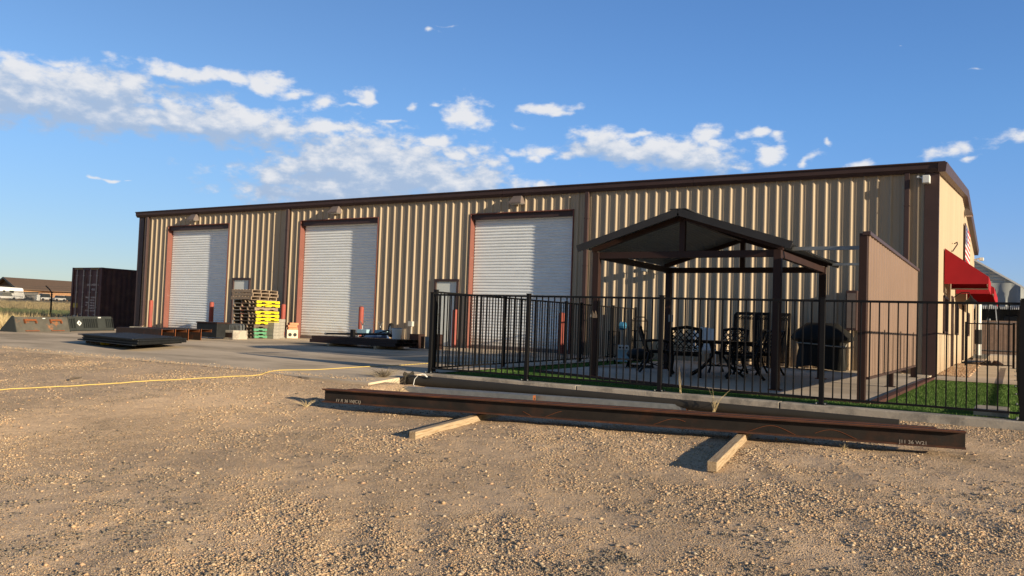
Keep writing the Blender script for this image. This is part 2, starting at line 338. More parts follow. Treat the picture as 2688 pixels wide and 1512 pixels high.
M['gblade'] = pm('green_blade', (.4,.3,.2), .9, spec=0.05); rnd_island(M['gblade'], [(.14,.19,.07),(.20,.24,.10),(.26,.26,.13),(.11,.15,.06)])
M['wblade'] = pm('weed_blade', (.4,.3,.2), .9, spec=0.05); rnd_island(M['wblade'], [(.15,.16,.11),(.24,.23,.15),(.34,.29,.18),(.12,.14,.09)])

def gravel_mat():
    m = bpy.data.materials.new('gravel'); m.use_nodes = True; t = m.node_tree; b = t.nodes['Principled BSDF']; b.inputs['Roughness'].default_value = .92
    b.inputs['Specular IOR Level'].default_value = 0.0
    tcn = N(t, 'ShaderNodeTexCoord'); P = tcn.outputs['Object']
    def vor(sc):
        v = N(t, 'ShaderNodeTexVoronoi'); v.inputs['Scale'].default_value = sc; t.links.new(P, v.inputs['Vector']); return v
    def noise(sc, d=5, r=.6):
        v = N(t, 'ShaderNodeTexNoise'); v.inputs['Scale'].default_value = sc; v.inputs['Detail'].default_value = d; v.inputs['Roughness'].default_value = r; t.links.new(P, v.inputs['Vector']); return v.outputs['Fac']
    def ramp(inp, cols, pos=None):
        c = N(t, 'ShaderNodeValToRGB'); e = c.color_ramp
        while len(e.elements) > 1: e.elements.remove(e.elements[-1])
        for i, k in enumerate(cols):
            p = i/(len(cols)-1) if pos is None else pos[i]
            if i == 0: e.elements[0].position = p; e.elements[0].color = (*k, 1)
            else: x = e.elements.new(p); x.color = (*k, 1)
        t.links.new(inp, c.inputs[0]); return c.outputs[0]
    def mix(fac, a, c, bt='MIX'):
        x = N(t, 'ShaderNodeMixRGB', blend_type=bt)
        for i, q in ((0, fac), (1, a), (2, c)):
            if isinstance(q, (int, float)): x.inputs[i].default_value = q
            elif isinstance(q, tuple): x.inputs[i].default_value = (*q, 1)
            else: t.links.new(q, x.inputs[i])
        return x.outputs[0]
    def mr(inp, a, c, lo=0., hi=1.):
        x = N(t, 'ShaderNodeMapRange', interpolation_type='SMOOTHSTEP'); t.links.new(inp, x.inputs[0])
        x.inputs[1].default_value = a; x.inputs[2].default_value = c; x.inputs[3].default_value = lo; x.inputs[4].default_value = hi; return x.outputs[0]
    v1 = vor(62); v2 = vor(135)
    sp = N(t, 'ShaderNodeSeparateColor'); t.links.new(v1.outputs['Color'], sp.inputs[0]); sp2 = N(t, 'ShaderNodeSeparateColor'); t.links.new(v2.outputs['Color'], sp2.inputs[0])
    stones = ramp(sp.outputs[0], STONE); fine = ramp(sp2.outputs[1], [(.70,.51,.33),(.82,.62,.43),(.58,.41,.27),(.76,.56,.38),(.44,.33,.23),(.80,.60,.41)])
    pick = mr(sp.outputs[2], .35, .55)
    base = mix(pick, fine, mix(.35, stones, fine))
    dirt = (.76,.56,.375)
    patch = mr(noise(.9, 6, .62), .44, .60)
    base = mix(Mth(t, 'MULTIPLY', patch, .62), base, dirt)
    dk = mr(noise(1.7, 7, .7), .56, .68, 0, .32)                      # darker grey stony streaks
    base = mix(dk, base, (.20,.165,.125))
    big = mr(noise(.22, 3), .35, .65, .90, 1.10)
    vs_ = N(t, 'ShaderNodeVectorMath', operation='SCALE'); t.links.new(base, vs_.inputs[0]); t.links.new(big, vs_.inputs['Scale'])
    t.links.new(vs_.outputs[0], b.inputs['Base Color'])
    h1 = mr(v1.outputs['Distance'], 0., .62, 1, 0); h2 = mr(v2.outputs['Distance'], 0, .6, 1, 0)
    hh = Mth(t, 'ADD', Mth(t, 'MULTIPLY', Mth(t, 'MULTIPLY', h1, pick), 1.0), Mth(t, 'MULTIPLY', h2, .45))
    hh = Mth(t, 'ADD', hh, Mth(t, 'MULTIPLY', noise(9, 6, .65), 1.6))
    bp = N(t, 'ShaderNodeBump'); bp.inputs['Strength'].default_value = 1.0; bp.inputs['Distance'].default_value = .010
    t.links.new(hh, bp.inputs['Height']); t.links.new(bp.outputs[0], b.inputs['Normal'])
    return m
M['gravel'] = gravel_mat()

def concrete_mat(name, col, jx, jy, stain=.25):
    m = pm(name, col, .85, var=.12, vs=.7, bump=.12, bs=80, col2=tuple(c*(1-stain) for c in col), mixlo=.42, mixhi=.66, cs=.45, stretch=(.5,1,1), spec=0.0)
    t = m.node_tree; b = t.nodes['Principled BSDF']; src = b.inputs['Base Color'].links[0].from_socket
    tcn = N(t, 'ShaderNodeTexCoord'); sp = N(t, 'ShaderNodeSeparateXYZ'); t.links.new(tcn.outputs['Object'], sp.inputs[0])
    out = None
    for ax, per in ((0, jx), (1, jy)):
        w = Mth(t, 'ABSOLUTE', Mth(t, 'SUBTRACT', Mth(t, 'FRACT', Mth(t, 'DIVIDE', sp.outputs[ax], per)), .5))
        g = Mth(t, 'LESS_THAN', w, .006/per)
        out = g if out is None else Mth(t, 'MAXIMUM', out, g)
    mx = N(t, 'ShaderNodeMixRGB'); t.links.new(Mth(t, 'MULTIPLY', out, .6), mx.inputs[0]); t.links.new(src, mx.inputs[1]); mx.inputs[2].default_value = (.10,.09,.08,1)
    t.links.new(mx.outputs[0], b.inputs['Base Color']); return m
M['slab'] = concrete_mat('apron_concrete', (.68,.56,.415), 4.6, 3.9, .40)
M['patio'] = concrete_mat('patio_concrete', (.66,.56,.44), 3.1, 3.2, .15)

# ================================================================ SETTING
def grid_obj(name, xs, ys, zf, mat):
    X, Y = np.meshgrid(xs, ys); Z = zf(X, Y); nx, ny = len(xs), len(ys)
    co_ = np.stack([X, Y, Z], -1).reshape(-1, 3)
    i = np.arange((nx-1)*(ny-1)); a = (i//(nx-1))*nx+(i % (nx-1)); q = np.stack([a, a+1, a+nx+1, a+nx], -1).reshape(-1)
    me = bpy.data.meshes.new(name); me.vertices.add(nx*ny); me.vertices.foreach_set('co', co_.ravel().astype(np.float32))
    me.loops.add(len(q)); me.loops.foreach_set('vertex_index', q.astype(np.int32)); me.polygons.add(len(i)); me.polygons.foreach_set('loop_start', (i*4).astype(np.int32))
    me.update(calc_edges=True); me.polygons.foreach_set('use_smooth', [True]*len(i)); me.materials.append(mat)
    o = bpy.data.objects.new(name, me); C.objects.link(o); return o
def vnoise(x, y, seed, sc):
    r_ = np.random.default_rng(seed); tab = r_.random((64, 64)); x = x*sc; y = y*sc
    xi = np.floor(x).astype(int); yi = np.floor(y).astype(int); fx = x-xi; fy = y-yi; fx = fx*fx*(3-2*fx); fy = fy*fy*(3-2*fy)
    g = lambda a, b: tab[a % 64, b % 64]
    return (g(xi,yi)*(1-fx)+g(xi+1,yi)*fx)*(1-fy)+(g(xi,yi+1)*(1-fx)+g(xi+1,yi+1)*fx)*fy
SLAB = [(-8.36,9.72),(-8.5,10.2),(-9.16,12.3),(-9.16,22.2),(-32.3,22.2),(-30.6,19.5),(-28.1,14.5),(-26.0,9.9),(-17.2,9.9),(-12.9,10.02),(-11.6,9.98),(-9.6,9.72)]
def in_zone(X, Y): # under paving / curb / patio
    a = (Y > 10.05) & (X < -8.6) & (X > -31+ (22-Y)*.35) & (Y < 45)
    b = (Y > 12.08) & (X > -9.4) & (X < .1)
    return a | b
def ground_z(X, Y):
    z = T0(X, Y)
    near = ((np.hypot(X, Y) < 26)).astype(float)
    u = (vnoise(X, Y, 1, .5)-.5)*.024+(vnoise(X, Y, 2, 1.7)-.5)*.010+(vnoise(X, Y, 3, 7)-.5)*.010+(vnoise(X, Y, 4, 15)-.5)*.006
    w = X*.80+Y*.60   # faint raked / tyre ridges running away from the viewer
    rid = (vnoise(w, (Y*.8-X*.6)*.16, 5, 4.2)-.5)*.020*ss(-9, -5, X)*ss(12.0, 10.5, Y)
    z = z+(u+rid)*near*ss(12.3, 11.2, Y)*ss(10.4, 9.2, np.where(X < -8, Y, 0))
    return np.where(in_zone(X, Y), G(X, Y)-.35, z)
xs = np.unique(np.round(np.concatenate([np.linspace(-3000,-400,14), np.linspace(-400,-60,46), np.linspace(-60,-16,60), np.arange(-16,2.5,.06), np.linspace(2.5,12,20), np.linspace(12,60,20), np.linspace(60,3000,14)]), 3))
ys = np.unique(np.round(np.concatenate([np.linspace(-3000,-40,10), np.linspace(-40,1,20), np.arange(1,13,.06), np.linspace(13,40,50), np.linspace(40,280,80), np.linspace(280,3000,16)]), 3))
struct(grid_obj('ground', xs, ys, ground_z, M['gravel']))
# dry field sheet over the far left ground
def field_mat():
    m = pm('dry_field', (.44,.34,.19), .95, var=.25, vs=.25, col2=(.34,.29,.15), mixlo=.45, mixhi=.6, cs=.06, bump=.5, bs=1.2, stretch=(1,1,1), detail=8)
    t = m.node_tree; b = t.nodes['Principled BSDF']; src = b.inputs['Base Color'].links[0].from_socket
    tcn = N(t, 'ShaderNodeTexCoord'); ln = N(t, 'ShaderNodeVectorMath', operation='LENGTH'); t.links.new(tcn.outputs['Object'], ln.inputs[0])
    nn = N(t, 'ShaderNodeTexNoise'); nn.inputs['Scale'].default_value = .12; t.links.new(tcn.outputs['Object'], nn.inputs['Vector'])
    d = Mth(t, 'ADD', ln.outputs['Value'], Mth(t, 'MULTIPLY', Mth(t, 'SUBTRACT', nn.outputs['Fac'], .5), 40))
    a = N(t, 'ShaderNodeMapRange', interpolation_type='SMOOTHSTEP'); t.links.new(d, a.inputs[0]); a.inputs[1].default_value = 92; a.inputs[2].default_value = 70
    mx = N(t, 'ShaderNodeMixRGB'); t.links.new(Mth(t, 'MULTIPLY', a.outputs[0], .85), mx.inputs[0]); t.links.new(src, mx.inputs[1]); mx.inputs[2].default_value = (.17,.20,.085,1)
    t.links.new(mx.outputs[0], b.inputs['Base Color']); return m
struct(grid_obj('field', np.linspace(-420,-44,70), np.linspace(14,330,70), lambda X, Y: T0(X, Y)+.02+(vnoise(X, Y, 9, .2)-.5)*.25, field_mat()))
# concrete apron
mb = MB(); n = len(SLAB)
mb.add([(x, y, G(x, y)) for x, y in SLAB]+[(x, y, G(x, y)-.16) for x, y in SLAB], [tuple(range(n))]+[(i, n+i, n+(i+1)%n, (i+1)%n) for i in range(n)])
struct(mb.build('pavement', M['slab'], recalc=True))
PAT = [(-1.74,12.98),(-4.14,13.1),(-5.26,13.5),(-6.13,13.72),(-7.15,14.1),(-8.1,14.5),(-8.1,22.2),(-1.62,22.2),(-1.62,20.6)]
mb = MB(); n = len(PAT)
mb.add([(x, y, G(x, y)+.012) for x, y in PAT]+[(x, y, G(x, y)-.1) for x, y in PAT], [tuple(range(n))]+[(i, n+i, n+(i+1)%n, (i+1)%n) for i in range(n)])
struct(mb.build('patio', M['patio'], recalc=True))
# maroon edging boards round the patio
mb = MB()
for a, b in zip(PAT[:5], PAT[1:6]): mb.bar((a[0], a[1]-.03, G(*a)+.012), (b[0], b[1]-.03, G(*b)+.012), .05, .05)
mb.bar((-1.68,13.0,G(-1.68,13)+.02), (-1.5,20.5,G(-1.5,20.5)+.02), .11, .05)
tag(mb.build('edging_board', M['dirtedge']), 'dark maroon edging board laid along the rim of the patio slab', 'edging')
# artificial lawn
LAWN = [(-9.1,12.3),(.1,12.3),(.1,20.25),(-1.5,20.35),(-1.62,13.02),(-1.74,12.9),(-4.14,13.05),(-5.26,13.45),(-6.13,13.66),(-7.15,14.05),(-8.15,14.45),(-8.15,21.9),(-8.85,21.9),(-8.9,13.4)]
mb = MB(); mb.add([(x, y, G(x, y)-.004) for x, y in LAWN], [tuple(range(len(LAWN)))])
M['turf'] = pm('artificial_turf', (.07,.145,.035), .9, spec=0.0, var=.3, vs=14, bump=.8, bs=120, col2=(.10,.18,.05), cs=1.2)
struct(mb.build('lawn', M['turf'], recalc=True))
# lit concrete strip beside the left fence, walkway and strip at the building end
mb = MB(); mb.add([(x, y, G(x, y)+.008) for x, y in ((-9.15,12.36),(-8.95,12.36),(-8.95,21.9),(-9.15,21.9))], [(0,1,2,3)])
struct(mb.build('path', M['patio']))
mb = MB()
for q in (((-1.5,20.36),(1.2,20.25),(1.2,21.9),(-1.5,22.2)), ((-.86,21.9),(1.2,21.9),(1.2,46),(-.86,46)), ((.12,12.3),(.6,12.3),(.6,20.25),(.12,20.25))):
    mb.add([(x, y, G(x, y)+.006) for x, y in q], [(0,1,2,3)])
struct(mb.build('walkway', M['patio']))
# kerb with joints
mb = MB(); seg = [-9.25,-6.0,-2.8,.4]
for a, b in zip(seg[:-1], seg[1:]):
    z0, z1 = G(a, 12.2), G(b, 12.2)
    mb.add([(a+.006,12.02,-.5),(b-.006,12.02,-.5),(b-.006,12.32,-.5),(a+.006,12.32,-.5),(a+.006,12.03,z0),(b-.006,12.03,z1),(b-.006,12.32,z1),(a+.006,12.32,z0)],
           [(0,3,2,1),(4,5,6,7),(0,1,5,4),(1,2,6,5),(2,3,7,6),(3,0,4,7)])
struct(mb.build('kerb', M['curb'], bevel=.012))

# ---------------------------------------------------------------- stones, blades (stuff)
def chips(name, P, size, mat, flat=.6, seed=3):
    """one mesh of many small irregular 8-sided stones"""
    r_ = np.random.default_rng(seed); n = len(P)
    base = np.array([(1,0,0),(0,1,0),(-1,0,0),(0,-1,0),(0,0,1),(0,0,-1)], float)
    V = base[None]*(.65+.7*r_.random((n, 6, 1))); V[:, :, 2] *= flat
    V[:, :, 0] *= (.8+.7*r_.random((n, 1))); a = r_.random(n)*6.283; c, s = np.cos(a)[:, None], np.sin(a)[:, None]
    X = V[:, :, 0]*c-V[:, :, 1]*s; Y = V[:, :, 0]*s+V[:, :, 1]*c; V = np.stack([X, Y, V[:, :, 2]+X*(r_.random((n, 1))-.5)*.6], -1)
    V = V*size[:, None, None]+P[:, None, :]
    F = np.array([(0,1,4),(1,2,4),(2,3,4),(3,0,4),(1,0,5),(2,1,5),(3,2,5),(0,3,5)])
    F = (F[None]+(np.arange(n)*6)[:, None, None]).reshape(-1)
    me = bpy.data.meshes.new(name); me.vertices.add(n*6); me.vertices.foreach_set('co', V.astype(np.float32).ravel())
    me.loops.add(len(F)); me.loops.foreach_set('vertex_index', F.astype(np.int32)); me.polygons.add(n*8); me.polygons.foreach_set('loop_start', (np.arange(n*8)*3).astype(np.int32))
    me.update(calc_edges=True); me.materials.append(mat); o = bpy.data.objects.new(name, me); C.objects.link(o); return struct(o, 'stuff')
def blades(name, P, h, w, mat, seed=5, lean=.35):
    r_ = np.random.default_rng(seed); n = len(P); a = r_.random(n)*6.283; dx, dy = np.cos(a), np.sin(a); b = r_.random(n)*6.283; l = lean*h*r_.random(n)
    A = P-np.stack([dx*w, dy*w, 0*dx+.01], -1); B = P+np.stack([dx*w, dy*w, 0*dx-.01], -1); Tp = P+np.stack([np.cos(b)*l, np.sin(b)*l, h], -1)
    V = np.stack([A, B, Tp], 1).reshape(-1, 3); F = np.arange(n*3)
    me = bpy.data.meshes.new(name); me.vertices.add(n*3); me.vertices.foreach_set('co', V.astype(np.float32).ravel())
    me.loops.add(n*3); me.loops.foreach_set('vertex_index', F.astype(np.int32)); me.polygons.add(n); me.polygons.foreach_set('loop_start', (np.arange(n)*3).astype(np.int32))
    me.update(calc_edges=True); me.materials.append(mat); o = bpy.data.objects.new(name, me); C.objects.link(o); return struct(o, 'stuff')
def wedge(n, d0, d1, p, a0=-6, a1=68):
    """points in a sector left of +Y seen from the yard, denser near"""
    u = rng.random(n); d = (d0**(1-p)+u*(d1**(1-p)-d0**(1-p)))**(1/(1-p)) if p != 1 else d0*(d1/d0)**u
    a = np.radians(a0+(a1-a0)*rng.random(n)); return -d*np.sin(a), d*np.cos(a)
x, y = wedge(560000, 2.6, 26, 1.3)
den = vnoise(x, y, 21, .7)*.45+vnoise(x, y, 22, 2.3)*.35+vnoise(x, y, 23, 6)*.2
ok_ = ((y < 9.9) | ((x > -8.3) & (y < 11.98))) & (x < 3)
keep = ok_ & (rng.random(len(x)) < ss(.25, .6, den)*.65+.35)
x, y, den = x[keep], y[keep], den[keep]; sz = np.exp(rng.normal(math.log(.0040), .42, len(x)))*(.75+.75*ss(.42, .72, den)); sz = np.clip(sz*(1+.05*np.maximum(np.hypot(x, y)-8, 0)), .0022, .018)
chips('gravel', np.stack([x, y, ground_z(x, y)+sz*.2], -1), sz, M['stone'])
# darker grey stones gathered in loose patches, and a few larger pale ones
x, y = wedge(150000, 2.6, 22, 1.3); dp = vnoise(x, y, 41, 1.3)*.5+vnoise(x, y, 42, 4.5)*.5
k = ((y < 9.9) | ((x > -8.3) & (y < 11.98))) & (x < 3) & (rng.random(len(x)) < ss(.56, .74, dp)); x, y = x[k], y[k]; sz = np.clip(np.exp(rng.normal(math.log(.0062), .4, len(x))), .003, .016)
M['darkstone'] = pm('dark_stone', (.2,.18,.15), .85, spec=.05); rnd_island(M['darkstone'], [(.15,.135,.115),(.27,.24,.20),(.10,.092,.08),(.22,.19,.15),(.34,.29,.23)])
chips('gravel', np.stack([x, y, ground_z(x, y)+sz*.3], -1), sz, M['darkstone'], seed=17)
x, y = wedge(2600, 2.6, 14, 1.2); k = (y < 9.9) | ((x > -8.3) & (y < 11.98)); x, y = x[k], y[k]; sz = rng.uniform(.010, .021, len(x))
chips('gravel', np.stack([x, y, ground_z(x, y)+sz*.25], -1), sz, M['stone'], seed=18)
# stray stones on the apron edge
x = rng.uniform(-20, -8.6, 1500); y = 9.95+np.abs(rng.normal(0, .22, 1500)); sz = rng.uniform(.005, .014, 1500)
chips('gravel', np.stack([x, y, G(x, y)+sz*.3], -1), sz, M['stone'], seed=8)
x = rng.uniform(-1.5, -.86, 9000); y = rng.uniform(22.2, 30.5, 9000); sz = rng.uniform(.015, .04, 9000)
chips('rock_mulch', np.stack([x, y, G(x, y)+.005+sz*.2], -1), sz, M['mulch'], seed=9)
x = rng.uniform(-9, .1, 90000); y = rng.uniform(12.33, 20.2, 90000)
k = ((x > -1.5) | (y < 12.9) | ((x < -6) & (y < 13.5)) | (x < -8.2)) & (x > -8.9); x, y = x[k], y[k]
blades('grass', np.stack([x, y, G(x, y)-.004], -1), .018+.012*rng.random(len(x)), .0035, M['turfblade'])
# field and verge grasses beyond the chain link fence
x, y = wedge(36000, 50, 150, 1.6, 55.5, 66); k = (x < -44.8); x, y = x[k], y[k]; d = np.hypot(x, y)
gb = (d+16*(vnoise(x, y, 31, .08)-.5) < 82)
P_ = np.stack([x, y, T0(x, y)], -1)
blades('grass', P_[~gb], .35+.35*rng.random((~gb).sum()), .03*d[~gb]/60, M['straw2'], seed=12)
blades('grass', P_[gb], .2+.25*rng.random(gb.sum()), .03*d[gb]/60, M['gblade'], seed=13)
x = rng.uniform(-54, -38, 15000); y = rng.uniform(21.5, 31, 15000); k = (vnoise(x, y, 33, .5) > .42) & ((y > 24) | (x < -41)) & ~((x > -39.4) & (x < -36.5) & (y > 23.2)); x, y = x[k], y[k]
blades('weeds', np.stack([x, y, T0(x, y)], -1), .25+.55*rng.random(len(x))*vnoise(x, y, 34, .7), .016, M['wblade'], seed=14, lean=.7)
x = rng.uniform(-42, -29.5, 7000); y = rng.uniform(13.5, 21.5, 7000); k = (x < -33.5-(y-14)*.2) & (vnoise(x, y, 35, .6) > .35); x, y = x[k], y[k]
blades('weeds', np.stack([x, y, T0(x, y)], -1), .2+.6*rng.random(len(x)), .012, M['straw2'], seed=15, lean=.8)

# ================================================================ WAREHOUSE
WX0, WX1, WY, WYB, EAVE = -32.05, -1.53, 22.05, 44.2, 4.86
RIDY, RIDZ = 33.1, 5.92
PROF = [(0,0),(.034,.034),(.062,.034),(.096,0),(.150,0),(.158,.006),(.172,.006),(.18,0),(.225,0),(.233,.006),(.247,.006),(.255,0),(.305,0)]
def ribbed(s0, s1, phase, opens, zlo, zhi, place):
    """ribbed sheet: s along wall, opens = [(a,b,z0,z1)]; place(s,h,z)->xyz"""
    pts = {}
    k0 = int(math.floor((s0-phase)/.305))-1; k1 = int(math.ceil((s1-phase)/.305))+1
    for k in range(k0, k1):
        for (u, h) in PROF[:-1]:
            s = phase+k*.305+u
            if s0 < s < s1: pts[round(s, 4)] = h
    def hat(s):
        u = (s-phase) % .305
        for (a, ha), (b, hb) in zip(PROF[:-1], PROF[1:]):
            if a <= u <= b: return ha+(hb-ha)*(u-a)/(b-a)
        return 0
    for s in [s0, s1]+[q for o in opens for q in o[:2]]: pts[round(s, 4)] = hat(s)
    ks = sorted(pts); mb = MB()
    for a, b in zip(ks[:-1], ks[1:]):
        mid = (a+b)/2; iv = [(zlo(mid), None)]
        rng_ = [(zlo, zhi)]
        for o in opens:
            if o[0] < mid < o[1]:
                new = []
                for lo, hi in rng_:
                    if o[2] is not None and o[2] > lo(mid): new.append((lo, (lambda s, v=o[2]: v)))
                    new.append(((lambda s, v=o[3]: v), hi))
                rng_ = new
        for lo, hi in rng_:
            mb.add([place(a, pts[a], lo(a)), place(b, pts[b], lo(b)), place(b, pts[b], hi(b)), place(a, pts[a], hi(a))], [(0,1,2,3)])
    return mb
wh = thing('warehouse', 'long tan ribbed steel warehouse with brown trim and three white roller doors', 'building', ((WX0+WX1)/2, 33, 0))
RD = [(-30.12,-26.43,4.36),(-22.5,-18.83,4.33),(-14.93,-11.27,4.29)]
MD = [(-26.03,-25.1,2.2),(-16.27,-15.36,2.18)]
opens = [(a, b, None, h) for a, b, h in RD]+[(a, b, None, h) for a, b, h in MD]
ribbed(WX0+.05, WX1-.05, -10.545, opens, lambda s: G(s, WY)-.05, lambda s: EAVE, lambda s, h, z: (s, WY-h, z)).build('wall', M['wall'], wh)
def rak(y): return EAVE+(RIDZ-EAVE)*(1-abs(y-RIDY)/(RIDY-WY))
EO = [(24.35,26.0,.97,1.97),(29.45,31.25,.97,1.93),(38.1,39.6,.97,1.92),(27.6,28.5,None,2.1),(33.6,35.0,None,2.15)]
ribbed(WY+.05, WYB, 22.2, EO, lambda s: G(WX1, s)-.06, rak, lambda s, h, z: (WX1+h-.035, s, z)).build('wall', M['wall'], wh)
mb = MB(); mb.add([(WX0,WY,-.1),(WX0,WYB,-.1),(WX0,WYB,rak(WYB)),(WX0,RIDY,RIDZ),(WX0,WY,EAVE)], [(0,1,2,3,4)])
mb.add([(WX0,WYB,-.1),(WX1,WYB,-.1),(WX1,WYB,EAVE),(WX0,WYB,EAVE)], [(0,1,2,3)]).build('wall', M['wall'], wh)
mb = MB()   # roof: two thin slabs
for ya, yb in ((WY-.12, RIDY), (RIDY, WYB+.15)):
    za, zb = rak(ya)+.10, rak(yb)+.10
    mb.add([(WX0-.12,ya,za),(WX1+.14,ya,za),(WX1+.14,yb,zb),(WX0-.12,yb,zb),(WX0-.12,ya,za+.05),(WX1+.14,ya,za+.05),(WX1+.14,yb,zb+.05),(WX0-.12,yb,zb+.05)],
           [(0,3,2,1),(4,5,6,7),(0,1,5,4),(1,2,6,5),(2,3,7,6),(3,0,4,7)])
mb.build('roof', M['roof'], wh)
# eave gutter with a shaped section, in lengths with visible joints
gs = MB(); sec = [(WY-.005,EAVE-.06),(WY-.10,EAVE-.06),(WY-.14,EAVE+.0),(WY-.16,EAVE+.02),(WY-.17,EAVE+.13),(WY-.20,EAVE+.145),(WY-.20,EAVE+.175),(WY-.125,EAVE+.175),(WY-.005,EAVE+.08)]
xj = np.linspace(WX0-.14, WX1+.16, 6)
for a, b in zip(xj[:-1], xj[1:]): gs.prismX(sec, a+.004, b-.004)
gs.build('gutter', M['trim'], wh, recalc=True)
rk = MB()   # rake trim on the end wall
for ya, yb in ((WY-.2, RIDY), (RIDY, WYB+.15)):
    za, zb = rak(ya), rak(yb)
    rk.add([(WX1+.0,ya,za-.06),(WX1+.16,ya,za-.06),(WX1+.16,yb,zb-.06),(WX1+.0,yb,zb-.06),(WX1+.0,ya,za+.16),(WX1+.19,ya,za+.17),(WX1+.19,yb,zb+.17),(WX1+.0,yb,zb+.16)],
           [(0,3,2,1),(4,5,6,7),(0,1,5,4),(1,2,6,5),(2,3,7,6),(3,0,4,7)])
rk.build('rake_trim', M['trim'], wh)
mb = MB()
mb.box(WX1-.29, WY-.055, G(WX1,WY)-.05, WX1+.012, WY-.001, EAVE-.062); mb.box(WX1-.035, WY-.054, G(WX1,WY)-.05, WX1+.02, WY+.10, EAVE-.063)
mb.build('corner_trim', M['trim'], wh)
MB().box(WX0-.03, WY-.05, -.02, WX0+.30, WY-.001, EAVE-.062).build('corner_trim', M['trim'], wh)
for x in (-31.45,-23.13,-10.78,-2.2):
    mb = MB(); z0 = G(x, WY)+.05
    mb.box(x-.055, WY-.135, z0+.12, x+.055, WY-.036, EAVE-.062)
    mb.prismX([(WY-.135,z0+.12),(WY-.036,z0+.12),(WY-.20,z0-.02),(WY-.26,z0+.03)], x-.055, x+.055)
    ds = mb.build('downspout', M['trim'], wh, bevel=.008, recalc=True)
    for zz in (1.2, 2.6, 4.0): MB().box(x-.065, WY-.141, zz, x+.065, WY-.034, zz+.025).build('strap', M['trim'], ds)
# roller doors
def roller(a, b, h):
    gz = G((a+b)/2, WY); D = .21; d = MB(); step = .0955; z = gz+.10
    prof = []
    while z < h-.02:
        for u, k in ((0,0),(.008,.004),(.02,.020),(.045,.026),(.068,.020),(.082,.004)):
            if z+u < h: prof.append((z+u, k))
        z += step
    vs = []
    for zz, k in prof: vs += [(a+.02, WY+D-k, zz), (b-.02, WY+D-k, zz)]
    d.add(vs, [(2*i, 2*i+1, 2*i+3, 2*i+2) for i in range(len(prof)-1)])
    dr = d.build('roller_door', M['door'], wh)
    MB().box(a+.02, WY+D-.035, gz+.0, b-.02, WY+D+.01, gz+.10).build('bottom_bar', M['grey_box'], dr)
    j = MB()
    for x0, x1 in ((a-.03, a+.0), (b, b+.03)): j.box(x0, WY-.042, gz-.03, x1, WY+D+.02, h+.0)
    j.box(a-.03, WY-.0425, h, b+.03, WY+D+.02, h+.03)
    j.build('door_frame', M['jamb'], wh, bevel=.004)
    MB().box(a+.001, WY+.03, h-.16, b-.001, WY+D-.03, h-.002).build('door_header', M['trim'], wh)
    MB().box(a-.3, WY+D+.02, gz-.1, b+.3, WY+D+.05, h+.4).build('wall_liner', M['blackrough'], wh)
    for zz in (1.5, 2.9):   # jamb screws
        for q in (.07, .15): MB().box(a-.0005, WY+q, zz, a+.004, WY+q+.012, zz+.012).build('bolt', M['white'], dr)
for q in RD: roller(*q)
for (a, b, h) in MD:
    gz = G(a, WY)
    d = MB().box(a+.045, WY+.0, gz+.02, b-.045, WY+.045, h-.05).build('door', M['mandoor'], wh, bevel=.003)
    mb = MB(); mb.box(a+.10, WY-.02, gz+1.0, a+.14, WY, gz+1.14); mb.tube((a+.12,WY-.03,gz+1.05),(a+.22,WY-.03,gz+1.05), .011); mb.build('handle', M['galv'], d)
    mb = MB(); mb.box(a-.03, WY-.05, gz-.02, a+.045, WY+.16, h); mb.box(b-.045, WY-.05, gz-.02, b+.03, WY+.16, h); mb.box(a-.03, WY-.0505, h-.05, b+.03, WY+.16, h+.03)
    mb.build('door_frame', M['trim'], wh, bevel=.003)
    MB().box(a-.2, WY+.161, gz-.1, b+.2, WY+.2, h+.2).build('wall_liner', M['blackrough'], wh)
# end wall windows and doors
for (a, b, z0, z1) in EO:
    if z0 is None:
        gz = G(WX1, a); d = MB().box(WX1-.12, a+.06, gz+.01, WX1-.07, b-.06, z1-.06).build('door', M['mandoor'] if b-a < 1 else M['glass'], wh)
        mb = MB(); mb.box(WX1-.13, a, gz, WX1+.02, a+.06, z1); mb.box(WX1-.13, b-.06, gz, WX1+.02, b, z1); mb.box(WX1-.13, a, z1-.06, WX1+.021, b, z1+.01); mb.build('door_frame', M['trim'], wh)
        mb = MB(); mb.box(WX1-.07, b-.2, gz+.95, WX1-.03, b-.16, gz+1.12); mb.build('handle', M['galv'], d)
    else:
        w = MB(); w.box(WX1-.09, a, z0, WX1+.025, a+.06, z1); w.box(WX1-.09, b-.06, z0, WX1+.025, b, z1); w.box(WX1-.09, a, z0, WX1+.026, b, z0+.06); w.box(WX1-.09, a, z1-.06, WX1+.026, b, z1)
        w.box(WX1-.05, (a+b)/2-.02, z0+.06, WX1-.03, (a+b)/2+.02, z1-.06)
        wo_ = w.build('window', M['trim'], wh); MB().box(WX1-.075, a+.06, z0+.06, WX1-.06, b-.06, z1-.06).build('pane', M['glass'], wo_)
MB().box(WX1-.25, WY+.3, .0, WX1-.15, WYB-.1, 2.3).build('wall_liner', M['blackrough'], wh)

